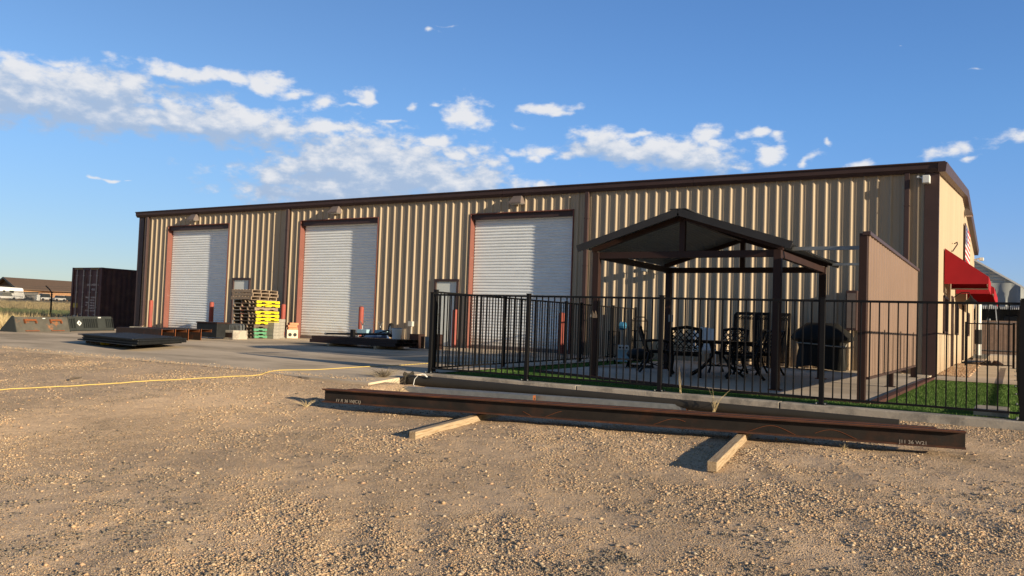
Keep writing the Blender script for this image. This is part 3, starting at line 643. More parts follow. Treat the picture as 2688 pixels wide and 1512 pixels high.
# wall lights, cameras, small wall gear (each a thing fixed to the wall)
def wall_light(x, z, label, end=False):
    t = thing('wall_light', label, 'wall light', (x, WY-.05, z) if not end else (WX1+.02, x, z), 0 if not end else R(90), 'bronze wall lights under the eaves')
    s = [(-.21,0),(-.21,.05),(-.13,.25),(.13,.25),(.21,.05),(.21,0)]
    mb = MB(); mb.add([(-.22,0,0),(.22,0,0),(.22,-.26,0),(-.22,-.26,0),(-.22,0,.04),(.22,0,.04),(.22,-.26,.04),(-.22,-.26,.04),(-.14,0,.25),(.14,0,.25),(.14,-.10,.25),(-.14,-.10,.25)],
           [(0,3,2,1) if False else (0,1,2,3),(0,4,5,1),(1,5,6,2),(2,6,7,3),(3,7,4,0),(4,8,9,5),(5,9,10,6),(6,10,11,7),(7,11,8,4),(8,11,10,9)])
    mb.build('housing', M['grey_box'], t, world=False, recalc=True)
    MB().box(-.19, -.23, -.012, .19, -.03, -.001).build('lamp_lens', M['lens'], t, world=False)
wall_light(-28.42, 4.54, 'trapezoid bronze wall light above the leftmost roller door')
wall_light(-20.72, 4.54, 'trapezoid bronze wall light above the middle roller door')
wall_light(-13.16, 4.54, 'trapezoid bronze wall light above the right roller door, behind the iron fence')
wall_light(34.6, 5.38, 'bronze wall light high on the sunlit end wall under the rake', True)
for (x, z, lab) in ((-8.87, 2.42, 'small grey floodlight on the wall left of the pavilion back post'), (-7.98, 2.40, 'small grey floodlight on the wall right of the pavilion back post')):
    t = thing('flood_light', lab, 'flood light', (x, WY-.04, z), 0, 'grey floodlights on the ribbed wall')
    mb = MB(); mb.cbox((0,-.16,.08), (.16,.12,.15)); mb.build('lamp_head', M['galv'], t, world=False, bevel=.01)
    mb = MB(); mb.cbox((0,-.03,.12), (.09,.05,.09)); mb.bar((0,-.03,.12),(0,-.14,.1),.02,.02); mb.build('bracket', M['grey_box'], t, world=False)
t = thing('security_camera', 'white security camera below the gutter at the building corner', 'camera', (-1.78, WY-.06, 4.55))
mb = MB(); mb.cbox((0,-.10,.07), (.17,.2,.19)); mb.build('camera_body', M['white'], t, world=False, bevel=.02)
mb = MB(); mb.tube((-.09,-.02,.12),(-.17,-.05,.15),.018); mb.cbox((-.18,-.05,.15),(.05,.05,.05)); mb.build('bracket', M['white'], t, world=False)
t = thing('security_camera', 'small white camera jutting from the far end of the sunlit end wall', 'camera', (WX1+.05, 43.9, 4.45))
mb = MB(); mb.tube((0,0,.1),(.2,-.1,.14),.03); mb.build('bracket', M['white'], t, world=False); mb = MB(); mb.cbox((.25,-.12,.1),(.2,.2,.15)); mb.build('camera_body', M['white'], t, world=False, bevel=.03)
t = thing('meter_box', 'tall dark meter box on the wall beside the privacy screen', 'meter box', (-3.4, WY-.04, .96))
mb = MB(); mb.box(-.13,-.17,0,.13,0,.99); mb.build('case', M['trim'], t, world=False, bevel=.01); mb = MB(); mb.box(-.10,-.176,.06,.10,-.168,.92); mb.build('cover_plate', M['grey_box'], t, world=False)
t = thing('outlet_box', 'pale outlet box low on the wall left of the fence corner', 'outlet box', (-17.15, WY-.04, .62))
mb = MB(); mb.box(-.09,-.12,0,.09,0,.17); mb.build('case', M['lens'], t, world=False, bevel=.01); mb = MB(); mb.tube((0,-.04,0),(0,-.04,-.6),.014); mb.build('conduit', M['galv'], t, world=False)
t = thing('flag_panel', 'framed stars and stripes flag panel on the sunlit end wall', 'flag', (WX1+.03, 34.0, 3.65))
mb = MB(); mb.box(0,0,0,.03,3.7,1.4); mb.build('frame', M['trim'], t, world=False)
mb = MB(); mb.box(.031,.06,.06,.04,3.64,1.34); mb.build('flag', M['white'], t, world=False)
mb = MB()
for k in range(7): mb.box(.041,.06,.06+k*.197,.044,3.64,.06+k*.197+.0985)
mb.build('stripe', pm('flag_red', (.5,.03,.04), .6), t, world=False)
mb = MB(); mb.box(.045,.06,.65,.048,1.5,1.34); mb.build('canton', pm('flag_blue', (.05,.07,.2), .6), t, world=False)
mb = MB()
for i in range(5):
    for j in range(6): mb.cbox((.050,.2+j*.22,.72+i*.135),(.003,.06,.05))
mb.build('star', M['white'], t, world=False)
t = thing('bent_bracket', 'small bent metal hook high on the sunlit end wall', 'hook', (WX1+.02, 27.4, 3.4))
mb = MB(); mb.path([(.0,0,.0),(.12,.1,.22),(.1,.3,.3),(.02,.5,.28)], .018); mb.build('hook', M['trim'], t, world=False)

# awnings
def awning(y0, y1, zt, x1, zf, zb, label):
    t = thing('awning', label, 'awning', (WX1+.02, y0, zb), 0, 'red canvas awnings on the end wall')
    X = x1-WX1; L = y1-y0; A = zt-zb; B = zf-zb
    mb = MB()
    for yy in (0, L): mb.prism([(0,0),(0,A),(X,B),(X,0)], lambda p, yy=yy: (p[0], yy-.012, p[1]), lambda p, yy=yy: (p[0], yy+.012, p[1]))
    mb.add([(0,0,A),(X,0,B),(X,L,B),(0,L,A),(0,0,A-.015),(X-.01,0,B-.015),(X-.01,L,B-.015),(0,L,A-.015)], [(0,1,2,3),(4,7,6,5),(0,4,5,1),(2,6,7,3)])
    mb.build('canopy', M['red'], t, world=False, recalc=True)
    mb = MB(); n = 14
    for k in range(n): mb.box(X-.006, L*k/n+.004, -.14, X+.006, L*(k+1)/n-.004, B)
    mb.build('valance', M['red'], t, world=False)
    mb = MB(); mb.bar((0,.05,.02),(X,.05,.02),.03,.03); mb.bar((0,L-.05,.02),(X,L-.05,.02),.03,.03); mb.bar((X-.03,0,.02),(X-.03,L,.02),.03,.03)
    mb.build('frame', M['white'], t, world=False)
    return t
awning(24.2, 27.0, 3.19, -.54, 2.45, 2.26, 'nearest red canvas awning over the first end wall window')
awning(29.4, 36.8, 3.1, -.50, 2.46, 2.26, 'farther long red canvas awning beyond the nearest one')
t = thing('barn_light', 'black gooseneck barn light under the red awnings', 'wall light', (WX1+.02, 28.4, 2.0))
mb = MB(); mb.lathe((.45,0,-.05), [(.03,.2),(.05,.14),(.2,0),(.19,-.01)], 16); mb.build('lamp_shade', M['black'], t, world=False, smooth=True); mb = MB(); mb.path([(0,0,.1),(.2,0,.25),(.4,0,.25),(.45,0,.12)], .014); mb.build('arm', M['black'], t, world=False, smooth=True)
t = thing('vent_pipe', 'thick white vertical pipe at the far end of the end wall', 'pipe', (-1.3, 43.2, G(-1.3,43)))
mb = MB(); mb.lathe((0,0,0), [(.12,0),(.12,2.35),(.17,2.36),(.17,2.62),(.12,2.63),(.12,2.85)], 16); mb.build('pipe', M['white'], t, world=False, smooth=True)
mb = MB(); mb.lathe((0,0,0), [(.15,.5),(.15,1.15)], 16); mb.build('sleeve', M['blackrough'], t, world=False)

M['barpaint'] = pm('pale_bar_paint', (.42,.41,.42), .6)
# ================================================================ YARD LEFT: container, attachments
t = thing('shipping_container', 'dark maroon shipping container with four pale locking bars beside the warehouse', 'container', (-37.95, 29.5, -.12)); ct = t
CX0, CX1, CY0, CY1, CZ0, CZ1 = -39.15,-36.75,23.4,35.5,-.12,2.79
mb = MB(); xs_ = []; y = CY0+.15; i = 0; pr = [(0,0),(.07,0),(.105,.036),(.175,.036),(.21,0)]
pts = []
while y < CY1-.3:
    for u, h in pr[:-1]: pts.append((y+u, h))
    y += .27
pts.append((CY1-.15, 0))
for sx, X in ((1, CX1-.05), (-1, CX0+.05)):
    vs = []
    for (yy, h) in pts: vs += [(X-sx*h+sx*.03, yy, CZ0+.18), (X-sx*h+sx*.03, yy, CZ1-.1)]
    mb.add(vs, [(2*i, 2*i+2, 2*i+3, 2*i+1) for i in range(len(pts)-1)])
mb.build('side_panel', M['cont'], t)
mb = MB(); mb.box(CX0+.02, CY0+.05, CZ1-.06, CX1-.02, CY1-.02, CZ1-.02); mb.box(CX0+.05, CY1-.06, CZ0+.1, CX1-.05, CY1-.02, CZ1-.03); mb.box(CX0+.05, CY0+.1, CZ0+.1, CX1-.05, CY1-.1, CZ0+.2); mb.build('roof_panel', M['cont'], t)
mb = MB()
for x in (CX0, CX1-.12):
    for y in (CY0, CY1-.12): mb.box(x, y, CZ0, x+.12, y+.12, CZ1)
for x in (CX0, CX1-.07):
    mb.box(x, CY0+.12, CZ0+.03, x+.07, CY1-.12, CZ0+.18); mb.box(x, CY0+.12, CZ1-.1, x+.07, CY1-.12, CZ1-.005)
mb.box(CX0+.12, CY0+.01, CZ1-.13, CX1-.12, CY0+.12, CZ1-.002); mb.box(CX0+.12, CY0+.01, CZ0, CX1-.12, CY0+.12, CZ0+.14)
mb.build('frame', M['cont'], t)
for x0, x1 in ((CX0+.13, (CX0+CX1)/2-.01), ((CX0+CX1)/2+.01, CX1-.13)):
    mb = MB(); mb.box(x0, CY0+.05, CZ0+.15, x1, CY0+.09, CZ1-.14)
    for zz in (.25, .85, 1.45, 2.05): mb.box(x0+.05, CY0+.035, CZ0+zz, x1-.05, CY0+.052, CZ0+zz+.42)
    d = mb.build('door', M['cont'], t)
    for q in (.28, .78):
        x = x0+(x1-x0)*q; mb = MB(); mb.tube((x,CY0+.0,CZ0+.1),(x,CY0+.0,CZ1-.1),.021,n=8)
        mb.box(x-.04, CY0-.02, CZ0+.5+q*.2, x+.3*(1 if q < .5 else -.4), CY0+.005, CZ0+.53+q*.2)
        for zz in (.35, 1.0, 1.7, 2.5): mb.box(x-.04, CY0-.012, CZ0+zz, x+.04, CY0+.03, CZ0+zz+.05)
        mb.build('locking_bar', M['barpaint'], d)
def text_obj(s, size, mat, M4, parent, name='lettering', ex=.002):
    c = bpy.data.curves.new(name, 'FONT'); c.body = s; c.size = size; c.extrude = ex; c.align_x = 'LEFT'
    o = bpy.data.objects.new(name, c); C.objects.link(o); bpy.context.view_layer.update()
    me = bpy.data.meshes.new_from_object(o); bpy.data.objects.remove(o); bpy.data.curves.remove(c)
    me.transform(M4); me.materials.clear(); me.materials.append(mat); o = bpy.data.objects.new(name, me); C.objects.link(o)
    off = Vector((0,0,0)); p = parent
    while p is not None: off += p.location; p = p.parent
    me.transform(Matrix.Translation(-off)); o.parent = parent; return o
FRONT = Matrix.Rotation(R(90), 4, 'X')   # reads from -Y
def at(x, y, z, m=FRONT): return Matrix.Translation((x, y, z))@m
M['ctext'] = pm('white_stencil', (.75,.72,.72), .7)
text_obj('UACU 402591 1', .135, M['ctext'], at(-37.93, CY0+.03, 1.92), t); text_obj('45G1', .135, M['ctext'], at(-37.55, CY0+.03, 1.70), t)
for i, s in enumerate(('MAX.WT  32.500 KG', '            71.650 LB', 'TARE     3.900 KG', 'NET     28.600 KG', '            63.050 LB', 'CU.CAP  76.4 CU.M')):
    text_obj(s, .095, M['ctext'], at(-37.98, CY0+.03, 1.33-i*.125), t)
MB().box(-38.98, CY0+.025, .86, -38.62, CY0+.033, 1.08).build('plate', pm('yellow_plate', (.45,.36,.08), .6), t)
MB().box(-38.95, CY0+.025, .15, -38.75, CY0+.033, .5).build('plate', M['galv'], t)
mb = MB()
for k in range(7): mb.box(-38.9+k*.09, CY0+.004, CZ1-.09, -38.86+k*.09, CY0+.009, CZ1-.04)
for k in range(7): mb.box(-37.6+k*.09, CY0+.004, CZ1-.09, -37.56+k*.09, CY0+.009, CZ1-.04)
mb.build('hazard_marking', pm('yellow_mark', (.5,.38,.1), .6), t)

# loader bucket: wedge lying mouth-down, along Y
t = thing('loader_bucket', 'grey steel loader bucket with rusty brackets at the pavement edge', 'loader bucket', (-28.4, 15.9, -.01))
def brot(u, v, z):  # u along the bucket, v depth, z up : bucket face looks to +X/-Y
    a = R(82); base = Vector((-28.12, 14.95, 0)); d = Vector((math.cos(R(100)), math.sin(R(100)), 0)); n_ = Vector((math.sin(R(100)), -math.cos(R(100)), 0))
    p = base+d*u+n_*v; return (p.x, p.y, G(p.x, p.y)+z)
Lb = 2.05
mb = MB(); mb.prism([(-.62,.0),(-.60,.03),(-.12,.50),(-.05,.50),(.12,.02),(.12,.0)], lambda p: brot(0,p[0],p[1]), lambda p: brot(Lb,p[0],p[1])); mb.build('shell', M['bucketpaint'], t, recalc=True)
for u_ in (-.03, Lb):
    mb = MB(); mb.prism([(-.66,.0),(-.12,.53),(-.03,.53),(.15,.0)], lambda p: brot(u_,p[0],p[1]), lambda p: brot(u_+.03,p[0],p[1])); mb.build('side_plate', M['grille'], t, recalc=True)
for u in (.32, 1.30):
    mb = MB(); mb.add([brot(u+a, v, z) for (a, v, z) in ((0,.0,.43),(.44,.0,.43),(.44,.05,.43),(0,.05,.43),(0,-.02,.37),(.44,-.02,.37),(.44,.07,.37),(0,.07,.37))], [(0,3,2,1),(4,5,6,7),(0,1,5,4),(1,2,6,5),(2,3,7,6),(3,0,4,7)])
    for a in (0, .41): mb.add([brot(u+a+q, v, z) for (q, v, z) in ((0,.0,.38),(.03,.0,.38),(.03,.09,.38),(0,.09,.38),(0,.05,.29),(.03,.05,.29),(.03,.12,.29),(0,.12,.29))], [(0,3,2,1),(4,5,6,7),(0,1,5,4),(1,2,6,5),(2,3,7,6),(3,0,4,7)])
    mb.build('bracket', M['rust_edge'], t, recalc=True)
    mb = MB(); mb.add([brot(u+a, v, z) for (a, v, z) in ((0,.11,.03),(.5,.11,.03),(.5,.16,.03),(0,.16,.03),(0,.11,.055),(.5,.11,.055),(.5,.16,.055),(0,.16,.055))], [(0,3,2,1),(4,5,6,7),(0,1,5,4),(1,2,6,5),(2,3,7,6),(3,0,4,7)]); mb.build('lower_lip', M['rust_edge'], t, recalc=True)
mb = MB(); mb.prism([(1.02,.44),(1.12,.44),(1.12,.47),(1.02,.47)], lambda p: brot(p[0],-.01,p[1]), lambda p: brot(p[0],-.03+.05,p[1])); mb.build('label_plate', M['white'], t, recalc=True)
# skeleton attachment with slots
t = thing('skeleton_bucket', 'dark green slotted skeleton bucket with a white diamond sticker beside the container', 'loader bucket', (-29.2, 18.3, .0))
def srot(u, v, z):
    base = Vector((-28.75, 17.0, 0)); d = Vector((math.cos(R(108)), math.sin(R(108)), 0)); n_ = Vector((math.sin(R(108)), -math.cos(R(108)), 0))
    p = base+d*u+n_*v; return (p.x, p.y, G(p.x, p.y)+z)
def sbox(mb, u0, v0, z0, u1, v1, z1, lean=.12):
    q = lambda u, v, z: srot(u, v-lean*z/.5, z)
    return mb.add([q(u0,v0,z0),q(u1,v0,z0),q(u1,v1,z0),q(u0,v1,z0),q(u0,v0,z1),q(u1,v0,z1),q(u1,v1,z1),q(u0,v1,z1)], [(0,3,2,1),(4,5,6,7),(0,1,5,4),(1,2,6,5),(2,3,7,6),(3,0,4,7)])
mb = MB(); sbox(mb, 0,-.05,.44,2.45,.06,.53); sbox(mb, 0,-.05,.02,2.45,.09,.11); sbox(mb,0,-.55,0,2.45,-.5,.42); mb.build('frame', M['grille'], t, recalc=True)
for u0, u1 in ((.5,.86), (1.62,2.02)):
    mb = MB(); sbox(mb, u0,-.02,.04,u1,.10,.47); mb.build('mounting_plate', M['grille'], t, recalc=True)
for u in [.03,.13,.23,.33,.43]+[.94+.1*k for k in range(7)]+[2.1,2.2,2.3,2.4]:
    mb = MB(); sbox(mb, u,.0,.09,u+.028,.045,.45); mb.build('tine', M['grille'], t, recalc=True)
for u_ in (-.02, 2.45):
    mb = MB(); sbox(mb, u_,-.6,0,u_+.02,.1,.5); mb.build('side_plate', M['blackrough'], t, recalc=True)
mb = MB(); c0 = [(.68,.19),(.80,.29),(.68,.39),(.56,.29)]; mb.add([srot(u,.108-.12*z/.5,z) for u, z in c0]+[srot(u,.102-.12*z/.5,z) for u, z in c0], [(0,1,2,3),(7,6,5,4)]); st = mb.build('sticker', M['white'], t)
mb = MB(); c0 = [(.64,.27),(.70,.33),(.73,.31),(.67,.25)]; mb.add([srot(u,.112-.12*z/.5,z) for u, z in c0], [(0,1,2,3)]); mb.build('sticker_mark', M['blackrough'], st)
mb = MB(); mb.prism([(1.72,.47),(1.85,.47),(1.85,.51),(1.72,.51)], lambda p: srot(p[0],-.03,p[1]), lambda p: srot(p[0],-.10,p[1])); mb.build('label_plate', M['white'], t, recalc=True)

t = thing('tyre', 'dark worn tyre standing at the left edge of the pavement', 'tyre', (-27.36, 13.78, Tz(-27.36,13.78)))
mb = MB(); n = 24
prof = [(.30,-.11),(.36,-.12),(.385,-.09),(.39,0),(.385,.09),(.36,.12),(.30,.11),(.21,.09),(.20,0),(.21,-.09)]
vs = []
for j in range(n):
    a = 2*math.pi*j/n
    for (r_, w) in prof: vs.append((w, r_*math.cos(a), .39+r_*math.sin(a)))
k = len(prof); mb.add(vs, [(j*k+i, j*k+(i+1)%k, ((j+1)%n)*k+(i+1)%k, ((j+1)%n)*k+i) for j in range(n) for i in range(k)])
o = mb.build('tread', M['rubber'], t, world=False, smooth=True); t.rotation_euler = (0,0,R(35))
mb = MB(); mb.path([(-.05,0,.39),(.05,0,.39)], .2, 20); mb.build('rim', M['grey_box'], t, world=False)

# stacked black gate panels on a low pallet
F_, L_, R_ = Vector((-16.95,11.75)), Vector((-20.3,12.5)), Vector((-18.2,13.95))
eu, ev = (L_-F_), (R_-F_)
def pq(a, b, z, off=(0,0)): p = F_+eu*a+ev*b+Vector(off); return (p.x, p.y, z)
zb = Tz(0,0)
zb = G(-18.5,13)+.115
for k in range(6):
    off = ((k*37 % 5-2)*.035, (k*23 % 5-2)*.03); z = zb+k*.0275
    t = thing('gate_panel', ['lowest', 'second from bottom', 'third from bottom', 'fourth from bottom', 'fifth from bottom', 'topmost'][k]+' black steel gate panel in the flat stack on the pavement', 'gate panel', pq(.5,.5,z,off), 0, 'black gate panels stacked flat')
    mb = MB()
    for (a0,b0,a1,b1) in ((0,0,1,0),(0,1,1,1),(0,0,0,1),(1,0,1,1)): mb.bar(pq(a0,b0,z,off), pq(a1,b1,z,off), .05, .024)
    mb.build('frame', M['blackrough'], t)
    mb = MB()
    for i in range(1, 40): mb.bar(pq(i/40,.02,z,off), pq(i/40,.98,z,off), .05 if k == 5 else .035, .018)
    mb.build('infill_bars', M['blackrough'], t)

# ---------------------------------------------------------------- pallets
def pallet_mesh(kind):
    side = {'y': M['yellow'], 'g': M['green'], 'w': M['woodgrey'], 'd': M['wooddark']}[kind]
    wood = M['wooddark'] if kind != 'w' else M['woodgrey']
    Lx, Ly = 1.16, 1.04
    t = thing('pallet', 'x', 'pallet', (0,0,0), 0, 'pallets stacked beside the leftmost roller door')
    for i in range(4):
        x = -Lx/2+.02+i*(Lx-.04)/3
        mb = MB(); z0, z1 = .014, .100
        mb.prismX([(-Ly/2,z0),(-Ly/2+.18,z0),(-Ly/2+.22,z0+.03),(-Ly/2+.36,z0+.03),(-Ly/2+.4,z0),(Ly/2-.4,z0),(Ly/2-.36,z0+.03),(Ly/2-.22,z0+.03),(Ly/2-.18,z0),(Ly/2,z0),(Ly/2,z1),(-Ly/2,z1)] if i == 3 else [(-Ly/2,z0),(Ly/2,z0),(Ly/2,z1),(-Ly/2,z1)], x-.02, x+.02)
        mb.build('stringer', side if i == 3 else M['woodgrey'], t, world=False, recalc=True)
    mb = MB()
    for i in range(7):
        y = -Ly/2+.05+i*(Ly-.1)/6; mb.box(-Lx/2, y-.05, .100, Lx/2, y+.045, .114)
    mb.build('deck', wood, t, world=False)
    mb = MB()
    for i in range(3):
        y = -Ly/2+.05+i*(Ly-.1)/2; mb.box(-Lx/2, y-.05, 0, Lx/2, y+.045, .014)
    mb.build('bottom_boards', wood, t, world=False)
    return t
protos = {}
PX, PY = -22.22-.58, 19.86+.52
seq = ['g','g','g','d','y','y','y','y','w','y','y','W','W','W']
names = {'g': 'green edged pallet', 'd': 'dark wood pallet', 'y': 'yellow edged pallet', 'w': 'plain wood pallet between yellow ones', 'W': 'bare wood pallet turned crosswise'}
cnt = {}; tot = {k: seq.count(k) for k in seq}; z = G(PX, PY)
ordn = ['lowest','second lowest','third lowest','fourth lowest','fifth lowest','sixth lowest']
for i, k in enumerate(seq):
    kk = k.lower() if k != 'W' else 'w'
    cnt[k] = cnt.get(k, 0)+1
    lab = names[k]+' in the pallet stack' if tot[k] == 1 else ordn[cnt[k]-1]+' '+names[k]+' in the pallet stack'
    dx, dy = random.uniform(-.05,.05), random.uniform(-.04,.04); rz = random.uniform(-.03,.03)+(R(90) if k == 'W' else 0)
    if k == 'W': dx -= .04+.03*cnt[k]
    if kk not in protos: protos[kk] = pallet_mesh(kk); p = protos[kk]; p.location = (PX+dx, PY+dy, z); p.rotation_euler = (0,0,rz); p['label'] = lab
    else: p = dup(protos[kk], (PX+dx, PY+dy, z), rz, lab)
    if k == 'y' and cnt[k] in (4, 6, 5, 2):
        m4 = Matrix.Translation((PX+dx+.581+.004, PY+dy-.3+.1*cnt[k] % .2, z+.035))@Matrix.Rotation(R(90), 4, 'Z')@FRONT
        text_obj('SMARTS', .055, M['blackrough'], m4, None, 'lettering').parent = None
        o = C.objects[-1]; w_ = p; o.parent = p; o.matrix_parent_inverse = Matrix.LocRotScale(Vector(w_.location), w_.rotation_euler, None).inverted()
    z += .1205

# channels, crates of scrap by the left door
for k, (y, l) in enumerate(((15.75,2.2),(16.25,2.0),(16.75,2.0),(17.25,1.8))):
    x1 = -21.35-.05*k; zz = G(x1, y); t = thing('steel_channel', ['nearest', 'second nearest', 'third nearest', 'farthest'][k]+' of four deep rusty steel channels beside the gate panels', 'steel channel', (x1-l/2, y, zz), 0, 'rusty steel channels beside the gate panels')
    mb = MB(); mb.box(x1-l, y-.19, zz, x1, y-.18, zz+.34); mb.box(x1-l, y-.18, zz+.33, x1, y+.2, zz+.34); mb.build('web', M['rust'], t)
    MB().box(x1-l, y+.2, zz+.25, x1, y+.208, zz+.34).build('flange', M['rust_edge'], t); MB().box(x1-.006, y-.195, zz, x1+.006, y-.178, zz+.345).build('end_edge', M['rust_edge'], t)
t = thing('tool_chest', 'black steel tool chest behind the rusty channels', 'tool chest', (-22.3,18.35,G(-22.3,18.35)))
mb = MB(); mb.box(-.75,-.25,.05,.25,.25,.5); mb.build('body', M['blackrough'], t, world=False, bevel=.01); mb = MB(); mb.box(-.77,-.27,.5,.27,.27,.55); mb.build('lid', M['brownsteel'], t, world=False, bevel=.01)
for k in range(5):
    x = -22.02-.0*k; y = 18.75+.09*k; lab = ['first','second','third','fourth','fifth'][k]
    t = thing('steel_grating', lab+' upright galvanised grating plate counted from the tool chest', 'grating', (x-.05*k, y, G(x, y)), R(random.uniform(-8,8)), 'upright grating plates by the tool chest')
    mb = MB(); h = .5-.03*(k % 3)
    mb.box(-.3,-.012,0,.3,.012,.03); mb.box(-.3,-.012,h-.03,.3,.012,h); mb.box(-.3,-.012,.03,-.27,.012,h-.03); mb.box(.27,-.012,.03,.3,.012,h-.03); mb.build('frame', M['galv'], t, world=False)
    mb = MB()
    for i in range(9): mb.box(-.25+i*.06,-.008,.03,-.235+i*.06,.008,h-.03)
    mb.build('infill_bars', M['rust'] if k % 2 else M['galv'], t, world=False)
t = thing('concrete_planter', 'pale concrete block with a dark hollow left side before the pallets', 'concrete block', (-21.9,18.75,G(-21.9,18.75)))
mb = MB(); mb.box(-.24,-.30,0,.22,.30,.30); mb.build('block', M['curb'], t, world=False, bevel=.015); mb = MB(); mb.box(-.20,-.303,.06,.18,-.301,.22); mb.build('slot', M['rust'], t, world=False)
# grey block stacks
nb = 0
def block(x, y, z, rz, lab):
    global blk
    if nb == 0:
        blk = thing('concrete_block', lab, 'concrete block', (x, y, z), rz, 'grey concrete blocks stacked by the red bollard')
        MB().box(-.2,-.15,0,.2,.15,.112).build('block', M['block'], blk, world=False, bevel=.006); return blk
    return dup(blk, (x, y, z), rz, lab)
for s_, (x, y, n_) in enumerate(((-22.13,20.55,5),(-22.5,21.12,6))):
    for k in range(n_):
        for j in range(2):
            if s_ == 0 or j == 0:
                lab = ('%s course %s grey block in the %s stack' % (['bottom','second','third','fourth','fifth','top'][k], ['right','left'][j], ['nearer','farther taller'][s_]))
                block(x-.42*j+random.uniform(-.012,.012), y+random.uniform(-.01,.01), G(x, y)+k*.114, random.uniform(-.03,.03), lab); nb += 1
t = thing('hollow_block', 'cream concrete block with two round holes beside the bollard', 'concrete block', (-22.32,21.62,G(-22.3,21.6)), R(62))
mb = MB(); mb.box(-.2,-.14,0,.2,.14,.31); mb.build('block', M['cream'], t, world=False, bevel=.008)
for x in (-.09,.09): MB().path([(x,-.146,.13),(x,-.1405,.13)], .065, 18).build('hole', M['blackrough'], t, world=False)
for k, (dx, dz, lab) in enumerate(((-.06,.31,'lower orange brick on the cream hollow block'),(.0,.395,'middle orange brick on the cream hollow block'),(-.1,.48,'top orange brick on the cream hollow block'))):
    t = tag(MB().cbox((0,0,.04),(.34,.2,.08)).build('brick', M['orange'], None, world=False, bevel=.005), lab, 'brick', 'orange bricks on the cream block'); t.location = (-22.32+dx*.4,21.62-dx,G(-22.3,21.6)+dz); t.rotation_euler = (0,0,R(62+k*4))
# bollards
bl = None
for x, y, lab in ((-30.35,21.55,'red bollard left of the leftmost roller door'),(-26.25,21.25,'red bollard in shade right of the leftmost roller door'),(-24.85,21.5,'red bollard half hidden behind the pallet stack'),(-22.4,21.25,'red bollard between the block stacks and the orange bricks'),
               (-18.77,21.3,'red bollard right of the middle roller door'),(-14.95,21.35,'red bollard between the grey door and the right roller door'),(-11.15,21.3,'red bollard right of the right roller door, seen through the fence')):
    zz = G(x, y)
    if bl is None:
        bl = thing('bollard', lab, 'bollard', (x, y, zz), 0, 'red bollards beside the roller doors'); mb = MB(); mb.lathe((0,0,-.05), [(.085,0),(.085,1.22),(.075,1.26),(.04,1.275),(.0,1.28)], 20); mb.build('post', M['bollard'], bl, world=False, smooth=True)
        mb = MB(); mb.lathe((0,0,-.05), [(.115,0),(.115,.07),(.088,.085)], 20); mb.build('footing', M['block'], bl, world=False)
    else: dup(bl, (x, y, zz), 0, lab)
# beam stack 2
def lumber(x, y, z, l, w, h, rz, lab, grp=None, mat='wood'):
    t = tag(MB().cbox((0,0,h/2),(w,l,h)).build('timber', M[mat], None, world=False, bevel=.006), lab, 'timber', grp); t.location = (x, y, z); t.rotation_euler = (0,0,rz); return t
gz = G(-16.5,18.8)
lumber(-17.3,18.85,gz,1.25,.09,.085,0,'short timber under the left part of the brown tube stack','timbers under the brown tubes'); lumber(-15.5,18.85,gz,1.25,.09,.085,0,'short timber under the right part of the brown tube stack','timbers under the brown tubes')
for r_ in range(2):
    for k in range(4):
        x0, x1 = -18.15+.08*((k*3+r_) % 3), -14.85+.06*((k+r_) % 3); y = 18.45+.25*k; zz = gz+.087+r_*.104
        lab = '%s brown steel tube of the %s layer on the timbers' % (['nearest','second nearest','third nearest','farthest'][k], ['lower','upper'][r_])
        t = thing('steel_tube', lab, 'steel tube', ((x0+x1)/2, y, zz), 0, 'brown steel tubes stacked on timbers')
        mb = MB(); w = .235
        mb.box(x0,y-w/2,zz,x1,y+w/2,zz+.01); mb.box(x0,y-w/2,zz+.09,x1,y+w/2,zz+.1); mb.box(x0,y-w/2,zz+.01,x1,y-w/2+.01,zz+.09); mb.box(x0,y+w/2-.01,zz+.01,x1,y+w/2,zz+.09)
        mb.build('tube', M['brownsteel'], t)
        MB().box(x0+.06,y-w/2+.012,zz+.012,x1-.06,y+w/2-.012,zz+.088).build('hollow', M['blackrough'], t)
zt = gz+.087+.205
t = thing('steel_stub', 'short black square post standing on the brown tube stack', 'post', (-16.95,18.9,zt)); mb = MB(); mb.box(-.055,-.055,0,.055,.055,.22); mb.build('post', M['black'], t, world=False); mb = MB(); mb.box(-.075,-.075,.0,.075,.075,.008); mb.build('base_plate', M['black'], t, world=False)
t = thing('long_pole', 'long black pipe lying across the brown tube stack', 'pipe', (-17.6,19.2,zt)); mb = MB(); mb.tube((-19.0,19.9,zt+.03),(-15.9,19.35,zt+.12),.032); mb.build('pipe', M['black'], t, smooth=True); mb = MB(); mb.tube((-19.03,19.905,zt+.029),(-18.95,19.89,zt+.031),.038); mb.build('collar', M['galv'], t)
t = thing('wheelbarrow', 'blue wheelbarrow tipped over with its spoked wheel in the air', 'wheelbarrow', (-16.6,19.95,G(-16.6,19.95)))
gx, gy, gzz = -16.35,19.95,.50
mb = MB(); n = 24; vs = []; prof = [(.17,-.04),(.21,-.045),(.225,0),(.21,.045),(.17,.04),(.155,0)]
for j in range(n):
    a = 2*math.pi*j/n
    for (r_, w) in prof: vs.append((gx+r_*math.cos(a)*.8+w*.6, gy+w*.8-r_*math.cos(a)*.6, gzz+r_*math.sin(a)))
k = len(prof); mb.add(vs, [(j*k+i, j*k+(i+1)%k, ((j+1)%n)*k+(i+1)%k, ((j+1)%n)*k+i) for j in range(n) for i in range(k)]); wl = mb.build('wheel', M['rubber'], t, smooth=True, recalc=True)
mb = MB()
